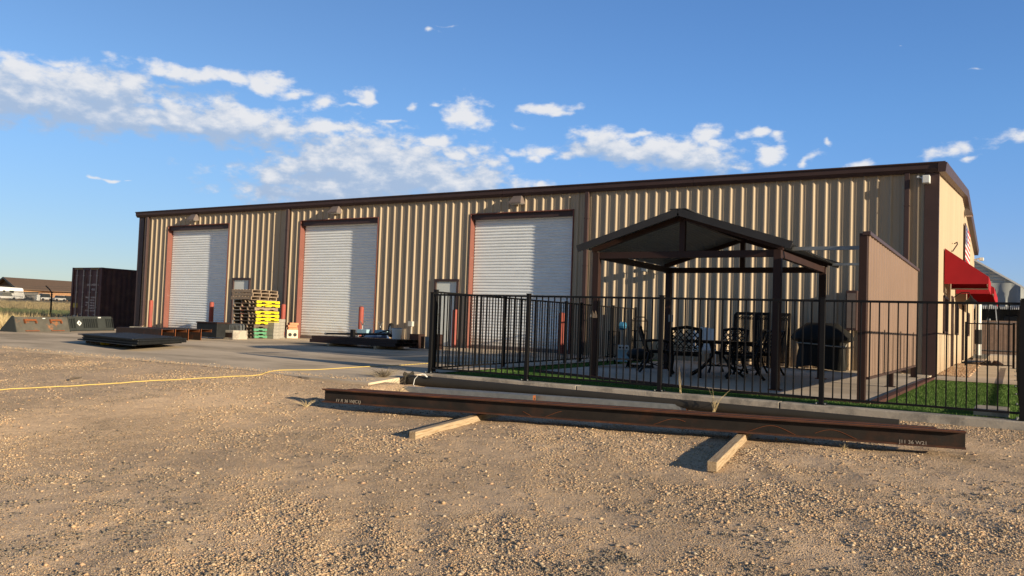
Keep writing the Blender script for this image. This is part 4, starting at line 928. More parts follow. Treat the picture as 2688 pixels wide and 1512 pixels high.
for j in range(6):
    a = math.pi*j/6; mb.bar((gx+.16*math.cos(a)*.8,gy-.16*math.cos(a)*.6,gzz+.16*math.sin(a)),(gx-.16*math.cos(a)*.8,gy+.16*math.cos(a)*.6,gzz-.16*math.sin(a)),.06,.012)
mb.tube((gx-.05,gy-.06,gzz),(gx+.3,gy+.1,gzz+.03),.03); mb.build('rim', M['white'], wl)
mb = MB(); mb.path([(gx,gy-.1,gzz),(-16.7,19.8,.40),(-17.4,19.7,.25)], .02); mb.path([(gx,gy+.1,gzz),(-16.7,20.2,.40),(-17.4,20.2,.25)], .02); mb.build('handle', M['black'], t, smooth=True)
mb = MB(); mb.add([(-17.25,19.5,.1),(-16.5,19.5,.1),(-16.5,20.3,.1),(-17.25,20.3,.1),(-17.1,19.65,.34),(-16.65,19.65,.34),(-16.65,20.15,.34),(-17.1,20.15,.34)], [(0,3,2,1),(4,5,6,7),(0,1,5,4),(1,2,6,5),(2,3,7,6),(3,0,4,7)]); mb.build('tray', M['tarp'], t, bevel=.03)
for k, (x, y) in enumerate(((-17.55,20.0),(-16.95,20.15))):
    t = thing('pipe_stand', ['left','right'][k]+' pipe stand with V head and pale blue tray behind the tubes', 'pipe stand', (x, y, G(x, y)), 0, 'pipe stands behind the brown tubes')
    mb = MB(); mb.tube((0,0,.1),(0,0,.62),.02); mb.build('column', M['galv'], t, world=False)
    mb = MB(); mb.bar((0,0,.62),(-.1,0,.76),.03,.015); mb.bar((0,0,.62),(.1,0,.76),.03,.015); mb.build('v_head', M['galv'], t, world=False)
    for a in (0, 120, 240):
        mb = MB(); mb.tube((0,0,.5),(.28*math.cos(R(a)),.28*math.sin(R(a)),0),.014); mb.build('leg', M['galv'], t, world=False)
    mb = MB(); mb.box(-.12,-.12,.34,.28,.12,.5); mb.build('tray', M['ltblue'], t, world=False, bevel=.01)
t = thing('bucket', 'white plastic bucket with dark rim on the right end of the tubes', 'bucket', (-15.35,19.0,zt))
mb = MB(); mb.lathe((0,0,0), [(.125,0),(.15,.27),(.158,.27),(.158,.30),(.148,.30),(.14,.28),(.118,.02)], 24); mb.build('pail', M['white'], t, world=False, smooth=True)
mb = MB(); mb.path([(.15*math.cos(a),.15*math.sin(a),.29+.03*math.sin(a)) for a in np.linspace(0,math.pi,9)], .004, 6); mb.build('handle', M['galv'], t, world=False); mb = MB(); mb.lathe((0,0,0), [(.15,.30),(.15,.315),(.0,.318)], 24); mb.build('rim', M['blue'], t, world=False)
for k, (x, y, w, h, m_) in enumerate(((-15.45,20.1,.35,.42,'brownsteel'),(-15.0,20.2,.22,.36,'galv'),(-14.75,20.15,.3,.44,'brownsteel'))):
    t = thing('scrap_box', ['brown steel box behind the white bucket','narrow pale steel box between two brown boxes','brown steel box farthest right behind the tubes'][k], 'steel box', (x, y, G(x, y)), 0, 'steel boxes behind the white bucket')
    MB().box(-w/2,-.15,0,w/2,.15,h).build('body', M[m_], t, world=False, bevel=.008); MB().box(-w/2-.01,-.16,h,w/2+.01,.16,h+.012).build('lid', M[m_], t, world=False)

for x, y, l, rz, lab in ((-29.8,20.8,.95,.42,'low grey concrete kerb block at the foot of the leftmost red bollard'),(-27.15,19.8,.85,.25,'low grey concrete kerb block between the gate panels and the leftmost roller door')):
    t = tag(MB().cbox((0,0,.07),(l,.2,.14)).build('kerb_block', M['block'], None, world=False, bevel=.015), lab, 'concrete block', 'low concrete kerb blocks near the left door'); t.location = (x, y, G(x, y)); t.rotation_euler = (0,0,rz)
dup(protos['y'], (-20.1,13.25,G(-20.1,13.25)-.012), R(-14), 'yellow edged pallet lying under the flat stack of black gate panels')
t = tag(MB().cbox((0,0,.045),(.5,.16,.09)).build('steel_offcut', M['bollard'], None, world=False, bevel=.008), 'red steel offcut under the left end of the gate panels', 'offcut'); t.location = (-22.6,14.1,G(-22.6,14.1)); t.rotation_euler = (0,0,R(160))

# ================================================================ FOREGROUND STEEL
def ibeam(a, b, h, w, lab, name='steel_beam', grp='rusty steel beams on the gravel'):
    a, b = Vector(a), Vector(b); t = thing(name, lab, 'steel beam', (a+b)/2, 0, grp); up = Vector((0,0,1)); tw = .019
    n_ = 1
    def off(z): return Vector((0,0,z))
    m1 = MB(); m1.bar(a+off(h/2), b+off(h/2), .011, h-2*tw); m1.build('web', M['web'], t)
    MB().bar(a+off(h-tw/2), b+off(h-tw/2), w, tw).build('top_flange', M['flange'], t, bevel=.003); MB().bar(a+off(tw/2), b+off(tw/2), w, tw).build('bottom_flange', M['flange'], t, bevel=.002)
    d = (b-a).normalized(); sd = Vector((d.y, -d.x, 0))
    e = MB(); e.bar(a+off(h+.0008)+sd*(w/2-.004), b+off(h+.0008)+sd*(w/2-.004), .009, .003); e.build('rusty_edge', M['rust_edge'], t)
    return t, d, sd
A0, B0 = Vector((-8.04,8.46,-.315)), Vector((-.40,9.75,-.275)); dd = (B0-A0).normalized(); nn_ = Vector((-dd.y, dd.x, 0))
t1, d_, sd = ibeam(A0, B0, .182, .155, 'front rusty steel beam with chalk marks lying on two timbers')
ibeam(A0+dd*.28+nn_*.185, B0-dd*.25+nn_*.185, .182, .155, 'rear rusty steel beam lying tight behind the chalked one')
ang = math.atan2(dd.y, dd.x)
text_obj('11 R 36 W(C1)', .062, M['chalk'], Matrix.Translation(A0+dd*.22+sd*.079+Vector((0,0,.02)))@Matrix.Rotation(ang, 4, 'Z')@Matrix.Rotation(R(68), 4, 'X'), t1)
text_obj('J11 36 W21', .055, M['chalk'], Matrix.Translation(B0-dd*.62+sd*.079+Vector((0,0,.02)))@Matrix.Rotation(ang, 4, 'Z')@Matrix.Rotation(R(68), 4, 'X'), t1)
mb = MB()
for q in (2.9,4.4,5.6,6.3):
    pts = [A0+dd*(q+u)+sd*.009+Vector((0,0,.05+.05*math.sin(u*9+q))) for u in np.linspace(0,.5,14)]
    mb.path(pts, .0025, 4)
mb.build('scratch', M['rust_edge'], t1)
def plank(a, b, w, h, lab, lift=0):
    a, b = Vector(a), Vector(b); L = (b-a).length; c = (a+b)/2; d = b-a
    mb = MB(); mb.cbox((0,0,h/2),(w,L,h)); o = mb.build('timber', M['wood'], None, world=False, bevel=.009); tag(o, lab, 'timber', 'wooden timbers under the rusty beams')
    q = d.to_track_quat('Y', 'Z'); o.rotation_euler = q.to_euler(); o.location = c; return o
plank((-5.70,7.40,-.485),(-5.88,9.42,-.405), .092,.092, 'left squared timber sticking out from under the rusty beams')
plank((-2.39,7.68,-.475),(-2.66,10.0,-.37), .098,.098, 'right weathered timber sticking out from under the rusty beams')
# lamp pole lying down
t = thing('light_pole', 'long bronze light pole lying along the kerb with its base plate', 'light pole', (-5,11.3,-.2))
pa, pb = Vector((-8.62,11.03,-.165)), Vector((-1.17,11.2,-.215)); pd = (pb-pa).normalized(); pn = Vector((-pd.y, pd.x, 0))
mb = MB(); mb.tube(pa, pb, .096, .054, 28); mb.build('shaft', M['pole'], t, smooth=True)
PLT = []
for k in range(4):
    a0 = R(45+90*k)
    for da, rr in ((-8,.185),(8,.185),(24,.125),(66,.125)): PLT.append((rr*math.cos(a0+R(da)), rr*math.sin(a0+R(da))))
mb = MB(); c0 = pa-pd*.0; mb.prism(PLT, lambda p: c0-pd*.012+pn*p[0]+Vector((0,0,p[1])), lambda p: c0+pd*.008+pn*p[0]+Vector((0,0,p[1]))); bp_ = mb.build('base_plate', M['pole'], t, recalc=True)
for k in range(4):
    a0 = R(45+90*k)
    mb = MB(); c1 = c0-pd*.0125+pn*.15*math.cos(a0)+Vector((0,0,.15*math.sin(a0))); mb.path([c1, c1+pd*.0215], .016, 12)
    mb.build('bolt_hole', M['blackrough'], bp_)
hs = pa+pd*.42; side = (-pn*.55+Vector((0,0,.83))).normalized()
mb = MB(); mb.prism([(.085*math.cos(q), .042*math.sin(q)) for q in np.linspace(0, 2*math.pi, 17)[:-1]], lambda p: hs+pd*p[0]+side*.098+pd.cross(side)*p[1]*.9, lambda p: hs+pd*p[0]+side*.103+pd.cross(side)*p[1]*.9); mb.build('hand_hole', M['blackrough'], t, recalc=True)
mb = MB(); mb.path([hs+side*.1, hs+side*.16-pd*.03, hs+side*.14-pd*.12-pn*.06, hs-pd*.2-pn*.13+Vector((0,0,.04)), hs-pd*.2-pn*.16+Vector((0,0,-.05)), hs-pd*.12-pn*.2+Vector((0,0,-.1))], .006, 8); mb.path([hs+side*.1, hs+side*.15-pd*.05, hs+side*.13-pd*.1], .012, 8); mb.build('wire', M['white'], t, smooth=True)
# galvanised square tubes
def sqtube(a, b, w, lab):
    a, b = Vector(a), Vector(b); t = thing('square_tube', lab, 'steel tube', (a+b)/2, 0, 'galvanised square tubes by the kerb')
    MB().bar(a, b, w, w).build('tube', M['galv'], t, bevel=.006); d = (b-a).normalized()
    MB().bar(b, b+d*.008, w*.98, w*.98).build('end_cap', M['rust_edge'], t, bevel=.004)
    MB().bar(b+d*.0085, b+d*.010, w*.25, w*.3).build('cap_hole', M['blackrough'], t)
sqtube((-8.15,10.36,-.255),(-6.0,10.66,-.25),.105,'left galvanised square tube with rusty end behind the beams')
sqtube((-7.9,10.53,-.255),(-3.84,11.14,-.245),.105,'long galvanised square tube with rusty end running beside the pole')
# chunk of concrete/scrap timber at corner of slab
# yellow cord
pts = [(-12.6,4.0,-.42),(-11.8,6.14,-.31),(-11.6,6.54,-.29),(-11.39,7.08,-.27),(-11.25,7.76,-.23),(-10.97,8.41,-.2),(-10.77,8.82,-.18),(-10.66,9.18,-.16),(-10.55,9.54,-.14),(-10.72,9.9,-.115),(-10.88,10.34,-.12),(-10.66,10.94,-.12),(-10.7,12.13,-.11),(-10.63,13.52,-.09),(-10.67,14.6,-.085),(-10.2,17,-.06)]
fine = []
for i in range(len(pts)-1):
    p0, p1, p2, p3 = [Vector(pts[max(0, min(len(pts)-1, i+k))]) for k in (-1,0,1,2)]
    for u in np.linspace(0,1,8,endpoint=False): fine.append(.5*((2*p1)+(-p0+p2)*u+(2*p0-5*p1+4*p2-p3)*u*u+(-p0+3*p1-3*p2+p3)*u**3))
cpts = []
for p in fine:
    zz = G(p.x, p.y) if p.y > 9.95 else float(ground_z(np.array([p.x]), np.array([p.y]))[0]); cpts.append((p.x, p.y, max(zz, -9)+.012))
tag(MB().path(cpts, .0068, 8).build('extension_cord', M['hose'], None, smooth=True), 'yellow cord running over the gravel and up onto the concrete apron', 'cord')
tag(MB().path([(-12.14,7.31,Tz(-12.14,7.31)+.02),(-12.19,7.4,Tz(-12.2,7.4)+.035),(-12.3,7.6,Tz(-12.3,7.6)+.02)], [.012,.016,.008], 6).build('stick', M['wooddark'], None), 'dark stick on the gravel left of the yellow cord', 'stick')
def tuft(x, y, z, n, h, spread, lab, mat='straw', name='dry_weed'):
    mb = MB()
    for i in range(n):
        a = random.uniform(0,6.28); l = spread*random.random(); hh = h*random.uniform(.4,1)
        p1 = Vector((l*.4*math.cos(a), l*.4*math.sin(a), hh*.6)); p2 = Vector((l*math.cos(a+.3), l*math.sin(a+.3), hh))
        mb.path([(random.uniform(-.02,.02), random.uniform(-.02,.02), -.01), p1, p2], [.0035,.0028,.001], 4)
    o = tag(mb.build(name, M[mat], None, world=False), lab, 'weed'); o.location = (x, y, z); return o
tuft(-3.42,11.0,-.24,13,.34,.25,'tall dry straw tuft standing behind the rusty beams at mid kerb')
tuft(-8.62,10.55,-.28,40,.17,.3,'grey brushy dry weed by the light pole base plate','brush')
tuft(-8.95,10.75,-.15,110,.20,.5,'tangle of dry brush at the corner of the concrete apron','brush')
tuft(-8.1,10.1,-.33,14,.16,.2,'pale straw tuft between the beam end and the pole')
tuft(-6.68,9.2,-.37,10,.10,.07,'tiny dead sprig at the foot of the beams left of the timber')
tuft(-8.28,8.35,-.39,16,.10,.2,'dry grass wisps at the left end of the beams')
tuft(-1.5,9.35,-.36,10,.07,.06,'tiny dead sprig near the right end of the beams')
tuft(-4.3,12.15,-.13,6,.42,.10,'thin dry stalk growing at the foot of the iron fence')

# ================================================================ IRON FENCES
def fence(name, label, posts, top, zoff=.02, group='black iron fences round the patio', gates=()):
    """posts: list of (x,y); top: z of the top rail"""
    t = thing(name, label, 'fence', (posts[0][0], posts[0][1], G(*posts[0])), 0, group)
    for (x, y) in posts:
        z = G(x, y); p = MB().box(x-.032, y-.032, z, x+.032, y+.032, top+.035).build('post', M['black'], t, bevel=.003)
        MB().box(x-.036, y-.036, top+.035, x+.036, y+.036, top+.047).build('post_cap', M['black'], p)
        mb = MB(); mb.box(x-.075, y-.075, z, x+.075, y+.075, z+.010)
        pl = mb.build('base_plate', M['black'], p)
        for sx in (-1,1):
            for sy in (-1,1): MB().lathe((x+sx*.058, y+sy*.058, G(x, y)+.010), [(.012,0),(.012,.012),(.006,.02)], 8).build('anchor_bolt', M['galv'], p)
    for i, (a, b) in enumerate(zip(posts[:-1], posts[1:])):
        a, b = Vector((a[0], a[1])), Vector((b[0], b[1])); L = (b-a).length; d = (b-a)/L
        s0, s1 = .034, L-.034; mb = MB()
        za, zb_ = G(*(a+d*s0))+.09, G(*(a+d*s1))+.09
        pa_, pb_ = a+d*s0, a+d*s1
        mb.bar((pa_.x,pa_.y,top), (pb_.x,pb_.y,top), .034, .032); mb.bar((pa_.x,pa_.y,za), (pb_.x,pb_.y,zb_), .03, .028)
        n_ = max(2, int(round((s1-s0)/.115)))
        for k in range(1, n_):
            s = s0+(s1-s0)*k/n_; p = a+d*s; mb.box(p.x-.0085, p.y-.0085, za+(zb_-za)*k/n_+.013, p.x+.0085, p.y+.0085, top-.015)
        mb.build('gate' if i in gates else 'panel', M['black'], t)
    return t
FY = 12.20
fence('iron_fence', 'long black iron fence on the kerb in front of the patio', [(-9.05,FY),(-7.03,FY),(-4.65,FY),(-2.27,FY),(.12,FY)], 1.315)
fence('iron_fence', 'black iron fence running back to the warehouse on the left of the patio', [(-9.08,12.34),(-9.10,14.8),(-9.1,17.6),(-9.1,18.4),(-9.1,20.3),(-9.1,21.85)], 1.37, gates=(2,))
fence('iron_fence', 'black iron fence seen edge on at the right end of the lawn', [(.13,12.34),(.13,14.75),(.13,17.1),(.13,19.5),(.13,21.9),(.14,24.3),(.14,26.6),(.15,28.9)], 1.34)
fence('iron_fence', 'short black iron fence crossing the walkway past the red awning', [(-1.2,28.92),(.05,28.92)], 1.33)

# ================================================================ PAVILION
gp = -.075
pv = thing('pavilion', 'brown steel gabled pavilion with open sides over the patio table', 'pavilion', (-5.0,16,gp))
PXL, PXR, PYF, PYB = -6.63,-3.33,14.0,17.8; PT = 2.22; AP = 2.90
for (x, y) in ((PXL,PYF),(PXR,PYF),(PXL,PYB),(PXR,PYB)):
    o = MB().box(x-.062, y-.062, G(x, y), x+.062, y+.062, PT-.0).build('post', M['brownsteel'], pv, bevel=.004)
    mb = MB(); mb.box(x-.10, y-.10, G(x, y), x+.10, y+.10, G(x, y)+.026)
    mb.build('base_plate', M['rust_edge'], o)
cxp = (PXL+PXR)/2
for y in (PYF, PYB):
    MB().box(PXL+.063, y-.04, PT-.12, PXR-.063, y+.04, PT-.002).build('tie_beam', M['brownsteel'], pv, bevel=.004)
    MB().box(cxp-.05, y-.045, PT-.001, cxp+.05, y+.045, AP-.14).build('king_post', M['brownsteel'], pv, bevel=.004)
    for s_ in (-1, 1):
        xe = cxp+s_*1.72; mb = MB(); sl_ = (AP-.10-PT-.06)/(1.72)
        mb.bar((cxp, y, AP-.085), (cxp+s_*1.74, y, PT+.035), .09, .085); mb.build('rafter', M['brownsteel'], pv)
for x in (PXL, PXR): MB().box(x-.045, PYF+.063, PT-.12, x+.045, PYB-.063, PT-.004).build('eave_beam', M['brownsteel'], pv, bevel=.004)
MB().bar((cxp, PYF-.1, AP-.075), (cxp, PYB+.1, AP-.075), .09, .10).build('ridge_beam', M['brownsteel'], pv)
M['proof'] = pm('dark_roof_sheet', (.035,.036,.04), .55, .0, var=.15); M['pund'] = pm('roof_underside', (.22,.245,.25), .5, .0, var=.15)
for s_ in (-1, 1):
    mb = MB(); y0, y1 = PYF-.26, PYB+.22; n_ = 56; rows = []
    xe, ze = cxp+s_*1.88, PT+.065; 
    vs = []; k_ = 0
    yy = y0
    while yy < y1:
        for u, h in ((0,0),(.012,.022),(.036,.022),(.048,0)): 
            if yy+u <= y1: vs.append((yy+u, h))
        yy += .152
    V = []
    for (q, h) in vs: V += [(cxp, q, AP+h), (xe, q, ze+h), (cxp, q, AP+h-.003), (xe, q, ze+h-.003)]
    mb.add(V, [(4*i, 4*i+4, 4*i+5, 4*i+1) for i in range(len(vs)-1)]); mb.build('roof_panel', M['proof'], pv)
    mb = MB(); mb.add([tuple(Vector(p)-Vector((0,0,.006))) for p in V], [(4*i, 4*i+1, 4*i+5, 4*i+4) for i in range(len(vs)-1)]); mb.build('ceiling_sheet', M['pund'], pv)
    for y in (PYF-.28, PYB+.23):
        mb = MB(); mb.bar((cxp-s_*.0, y, AP-.02), (cxp+s_*1.93, y, ze-.018), .02, .125); mb.build('fascia', M['proof'], pv)
mb = MB(); mb.bar((cxp, PYF-.29, AP+.03), (cxp, PYB+.24, AP+.03), .30, .016); mb.build('ridge_cap', M['proof'], pv)
# small gear on posts
t = thing('switch_box', 'small grey switch box on the rear left pavilion post', 'switch box', (PXL+.10,PYB-.07,1.0)); MB().box(-.05,-.04,0,.05,.0,.16).build('case', M['galv'], t, world=False, bevel=.006); MB().tube((0,-.02,0),(0,-.02,-1.0),.012).build('conduit', M['galv'], t, world=False)
t = thing('wall_cross', 'small wooden ornament hung on the front left pavilion post', 'ornament', (PXL,PYF-.08,1.0)); mb = MB(); mb.box(-.07,-.01,.0,.07,.01,.04); mb.prismY([(-.07,.04),(.07,.04),(.04,.13),(.02,.06),(-.02,.12)], -.008, .008); mb.build('board', M['woodgrey'], t, world=False, recalc=True); MB().box(-.05,-.02,.01,-.02,-.011,.06).build('charm', M['lens'], t, world=False)
# privacy screen
t = thing('privacy_screen', 'tall brown metal privacy screen at the right side of the patio', 'screen', (-1.85,16.8,-.1)); SXp = -1.86
mb = MB(); prof = []; y = 13.25
while y < 20.55:
    for u, h in ((0,0),(.02,.012),(.07,.012),(.09,0)): prof.append((y+u, h))
    y += .30
V = []
for q, h in prof: V += [(SXp+.035+h, q, .24), (SXp+.035+h, q, 2.33)]
mb.add(V, [(2*i, 2*i+2, 2*i+3, 2*i+1) for i in range(len(prof)-1)])
mb.box(SXp+.0, 13.22, .24, SXp+.034, 20.6, 2.33)
M['screen'] = pm('brown_screen_sheet', (.20,.138,.108), .55, var=.08, vs=1.5)
mb.build('panel', M['screen'], t)
for (x, y) in ((SXp-.03,13.17),(SXp-.06,16.8),(SXp-.02,20.62)):
    p = MB().box(x-.055, y-.055, G(x, y), x+.055, y+.055, 2.36).build('post', M['brownsteel'], t, bevel=.004); MB().box(x-.09, y-.09, G(x, y), x+.09, y+.09, G(x, y)+.025).build('base_plate', M['brownsteel'], p)
mb = MB(); mb.box(SXp-.04,13.1,2.332,SXp+.07,20.7,2.385); mb.box(SXp-.03,13.24,.20,SXp+.06,20.56,.238); mb.build('top_rail', M['trim'], t)
# two galvanised tie rails from the pavilion to the screen
for k, y in enumerate((14.15,17.75)):
    t = thing('tie_rail', ['front galvanised rail from pavilion roof to the privacy screen','rear galvanised rail from pavilion roof to the privacy screen'][k], 'rail', ((PXR+SXp)/2, y, 2.2), 0, 'galvanised tie rails beside the pavilion')
    z_ = 2.245 if k == 0 else 2.27
    MB().bar((PXR+.2, y, z_), (SXp-.1, y, z_), .05, .06 if k == 0 else .05).build('rail', M['galv'], t); mb = MB(); mb.box(SXp-.12,y-.05,z_-.05,SXp-.085,y+.05,z_+.05); mb.build('clip', M['galv'], t)

# ================================================================ PATIO FURNITURE
def chair_proto():
    t = thing('patio_chair', 'x', 'chair', (0,0,0), 0, 'ornate dark metal chairs round the patio table')
    W2 = .27; m = M['cast']
    mb = MB(); mb.box(-W2,-.24,.40,W2,.25,.425)
    mb.build('seat', m, t, world=False, bevel=.01)
    mb = MB(); mb.box(-.23,-.2,.426,.23,.22,.465); mb.build('cushion', M['cover'], t, world=False, bevel=.015)
    bk = MB()   # back leans towards -Y; y = back side
    def bp(x, s): return (x, -.24-.17*s-.0*s, .42+.50*s)
    bk.path([bp(-W2,0),bp(-W2-.005,.5),bp(-W2-.01,1)], .023, 6); bk.path([bp(W2,0),bp(W2+.005,.5),bp(W2+.01,1)], .023, 6)
    bk.path([bp(-W2-.02,1.0),bp(-W2*.5,1.05),bp(0,1.09),bp(W2*.5,1.05),bp(W2+.02,1.0)], .032, 6); bk.path([bp(-W2,.12),bp(W2,.12)], .012, 6); bk.path([bp(-W2,.30),bp(W2,.30)], .009, 6)
    bkO = bk.build('backrest', m, t, world=False, smooth=True)
    lt = MB(); n_ = 5
    for i in range(-4, 6):
        x0 = -W2+i*(2*W2/n_)
        for sg in (1, -1):
            p0 = [x0, .32]; p1 = [x0+sg*.30, .98]
            if sg < 0: p0[0] = -x0; p1[0] = -x0-.30
            # clip to the frame
            xa, sa, xb, sb = p0[0], p0[1], p1[0], p1[1]; dx = xb-xa
            t0, t1_ = 0., 1.
            if dx != 0:
                u1, u2 = sorted(((-W2-xa)/dx, (W2-xa)/dx)); t0, t1_ = max(t0, u1), min(t1_, u2)
            if t1_-t0 > .05: lt.path([bp(xa+dx*t0, sa+(sb-sa)*t0), bp(xa+dx*t1_, sa+(sb-sa)*t1_)], .0125, 5)
    for c in (-.16,-.05,.06,.17):   # scrolls
        lt.path([bp(c+.045*math.cos(a)*(1-a/9), .21+.075*math.sin(a)*(1-a/9)) for a in np.linspace(0,6.5,12)], .0105, 5)
    lt.build('lattice', m, bkO, world=False)
    for sx in (-1,1):
        mb = MB(); mb.path([(sx*W2,-.22,.41),(sx*(W2+.0),-.26,.25),(sx*(W2+.01),-.36,.08),(sx*(W2+.01),-.42,.0)], [.028,.026,.022,.028], 6); mb.build('leg', m, t, world=False, smooth=True)
        mb = MB(); mb.path([(sx*W2,.22,.41),(sx*W2,.25,.27),(sx*(W2+.01),.21,.12),(sx*(W2+.01),.29,.0)], [.03,.028,.022,.028], 6); mb.build('leg', m, t, world=False, smooth=True)
        mb = MB(); mb.path([(sx*W2,-.31,.64),(sx*(W2+.03),-.1,.665),(sx*(W2+.04),.12,.66),(sx*(W2+.03),.22,.62),(sx*(W2+.01),.2,.55),(sx*W2,.17,.42)], .021, 6); mb.path([(sx*(W2+.01),.05+.07*math.cos(a),.53+.07*math.sin(a)) for a in np.linspace(0,6.28,10)], .008, 5); mb.build('armrest', m, t, world=False, smooth=True)
        mb = MB(); mb.path([(sx*W2,-.28,.2),(sx*W2,-.05,.15),(sx*W2,.23,.22)], .01, 5); mb.build('stretcher', m, t, world=False)
    return t
ch = chair_proto()
CH = [(-6.33,16.5,R(-62),'leftmost ornate metal chair facing the patio table'),(-5.52,15.9,R(18),'ornate metal chair with its lattice back towards the fence'),(-5.22,17.65,R(172),'ornate metal chair on the far side of the patio table'),
      (-4.52,16.25,R(108),'ornate metal chair right of the table beside the front pavilion post'),(-4.62,18.0,R(140),'ornate metal chair pushed in at the far right of the table')]
for i, (x, y, rz, lab) in enumerate(CH):
    if i == 0: ch.location = (x, y, G(x, y)+.014); ch.rotation_euler = (0,0,rz); ch['label'] = lab
    else: dup(ch, (x, y, G(x, y)+.014), rz, lab)
t = thing('patio_table', 'oval dark metal patio table under the pavilion', 'table', (-5.15,16.75,G(-5.1,16.7)+.012), R(20))
mb = MB(); ov = [(.78*math.cos(a), .5*math.sin(a)) for a in np.linspace(0,2*math.pi,37)[:-1]]; mb.prismZ(ov, .685, .71); mb.build('tabletop', M['cast'], t, world=False, bevel=.006)
mb = MB(); mb.prismZ([(x*.93, y*.9) for x, y in ov], .65, .684); mb.build('apron', M['cast'], t, world=False)
for sx in (-1,1):
    for sy in (-1,1): MB().path([(sx*.12,sy*.08,.65),(sx*.1,sy*.07,.4),(sx*.3,sy*.2,.15),(sx*.52,sy*.34,0)], [.028,.024,.022,.026], 8).build('leg', M['cast'], t, world=False, smooth=True)
MB().path([(.26*math.cos(a), .18*math.sin(a), .2) for a in np.linspace(0,6.283,17)], .01, 5).build('foot_ring', M['cast'], t, world=False)
# white adirondack chair
t = thing('adirondack_chair', 'white slatted adirondack chair by the wall behind the table', 'chair', (-6.75,20.75,G(-6.7,20.7)+.014), R(-160))
bkO = None
mb = MB()
for i in range(6):
    x = -.24+i*.096; h = .98-.09*abs(i-2.5)/2.5*1.2; mb.cbox((x, -.42, .60),(.082,.02,h*.78), m=Matrix.Rotation(R(24), 3, 'X'))
mb.build('backrest', M['white'], t, world=False)
mb = MB()
for i in range(6): mb.cbox((0, -.22+i*.09, .30+i*.014),(.52,.078,.02))
mb.build('seat', M['white'], t, world=False)
for sx in (-1,1):
    MB().box(sx*.32-.06,-.35,.53,sx*.32+.06,.36,.555).build('armrest', M['white'], t, world=False, bevel=.01); MB().bar((sx*.29,.26,0),(sx*.29,.28,.53),.09,.02,up=(1,0,0)).build('leg', M['white'], t, world=False); MB().bar((sx*.27,.30,.36),(sx*.27,-.5,.02),.02,.10).build('leg', M['white'], t, world=False)
# folded lattice gates leaning against the wall
for k, (x0, x1, y, lean) in enumerate(((-6.12,-5.60,21.45,.12),(-5.55,-5.22,21.3,.10),(-5.18,-4.80,21.6,.14))):
    t = thing('garden_screen', ['left folded iron panel with scrolled top against the wall','middle narrow iron panel catching sun against the wall','right iron panel against the wall beside the grill'][k], 'garden screen', ((x0+x1)/2, y, G(x0, y)+.014), 0, 'decorative iron panels against the wall')
    w = x1-x0
    for j in range(4):
        mb = MB(); yo = -j*.07; H_ = 1.36-.02*j
        for sx in (-1,1): mb.bar((sx*w/2, yo-lean, 0),(sx*w/2, yo, H_),.022,.022,up=(0,1,0))
        for zz, th in ((H_,.02),(H_-.12,.014),(.12,.018)): yy = yo-lean*(1-zz/H_); mb.bar((-w/2,yy,zz),(w/2,yy,zz),th,th)
        n_ = 7
        for i in range(1, n_):
            x = -w/2+w*i/n_; mb.bar((x,yo-lean*.9,.12),(x,yo-lean*.09,H_-.12),.009,.009,up=(0,1,0))
        for i in range(6):
            c = -w/2+w*(i+.5)/6; mb.path([(c+.03*math.cos(a), yo-.01, H_-.06+.035*math.sin(a)) for a in np.linspace(0,6.28,9)], .005, 5)
        mb.build('leaf', M['cast'], t, world=False)
# grill under a black cover
t = thing('covered_grill', 'barbecue grill under a creased black cover with a grey strap', 'grill', (-3.95,21.2,G(-4,21.2)+.014), R(6))
n_ = 48; rows = [(.06,.56,.29),(.28,.55,.30),(.55,.52,.30),(.68,.54,.31),(.74,.70,.36),(.80,.71,.36),(.92,.62,.33),(1.08,.42,.24),(1.13,.36,.17),(1.145,.30,.10)]
V = []
for (z_, a, b) in rows:
    for j in range(n_):
        an = 2*math.pi*j/n_; c, s = math.cos(an), math.sin(an); sup = 5
        rr = 1/((abs(c))**sup+(abs(s))**sup)**(1/sup); fold = 1+.05*math.sin(an*9+z_*3)*(1.1-z_)+.02*math.sin(an*17+z_*11)
        V.append((a*c*rr*fold, b*s*rr*fold, z_+(.05*math.sin(an*3+1) if z_ < .1 else .012*math.sin(an*5+z_*9))))
mb = MB(); mb.add(V, [(i*n_+j, i*n_+(j+1)%n_, (i+1)*n_+(j+1)%n_, (i+1)*n_+j) for i in range(len(rows)-1) for j in range(n_)]+[tuple(range((len(rows)-1)*n_, len(rows)*n_))])
mb.build('cover', M['cover'], t, world=False, smooth=True)
mb = MB(); mb.path([(.53*math.cos(a)/max(abs(math.cos(a)), abs(math.sin(a)))*1.02, .31*math.sin(a)/max(abs(math.cos(a)), abs(math.sin(a)))*1.04, .62+.03*math.sin(2*a)) for a in np.linspace(0,6.283,33)], .016, 6); mb.build('strap', M['strap'], t, world=False)
for sx in (-1,1):
    for sy in (-1,1): MB().path([(sx*.42-.012,sy*.2,.03),(sx*.42+.012,sy*.2,.03)], .03, 12).build('caster', M['white'], t, world=False)
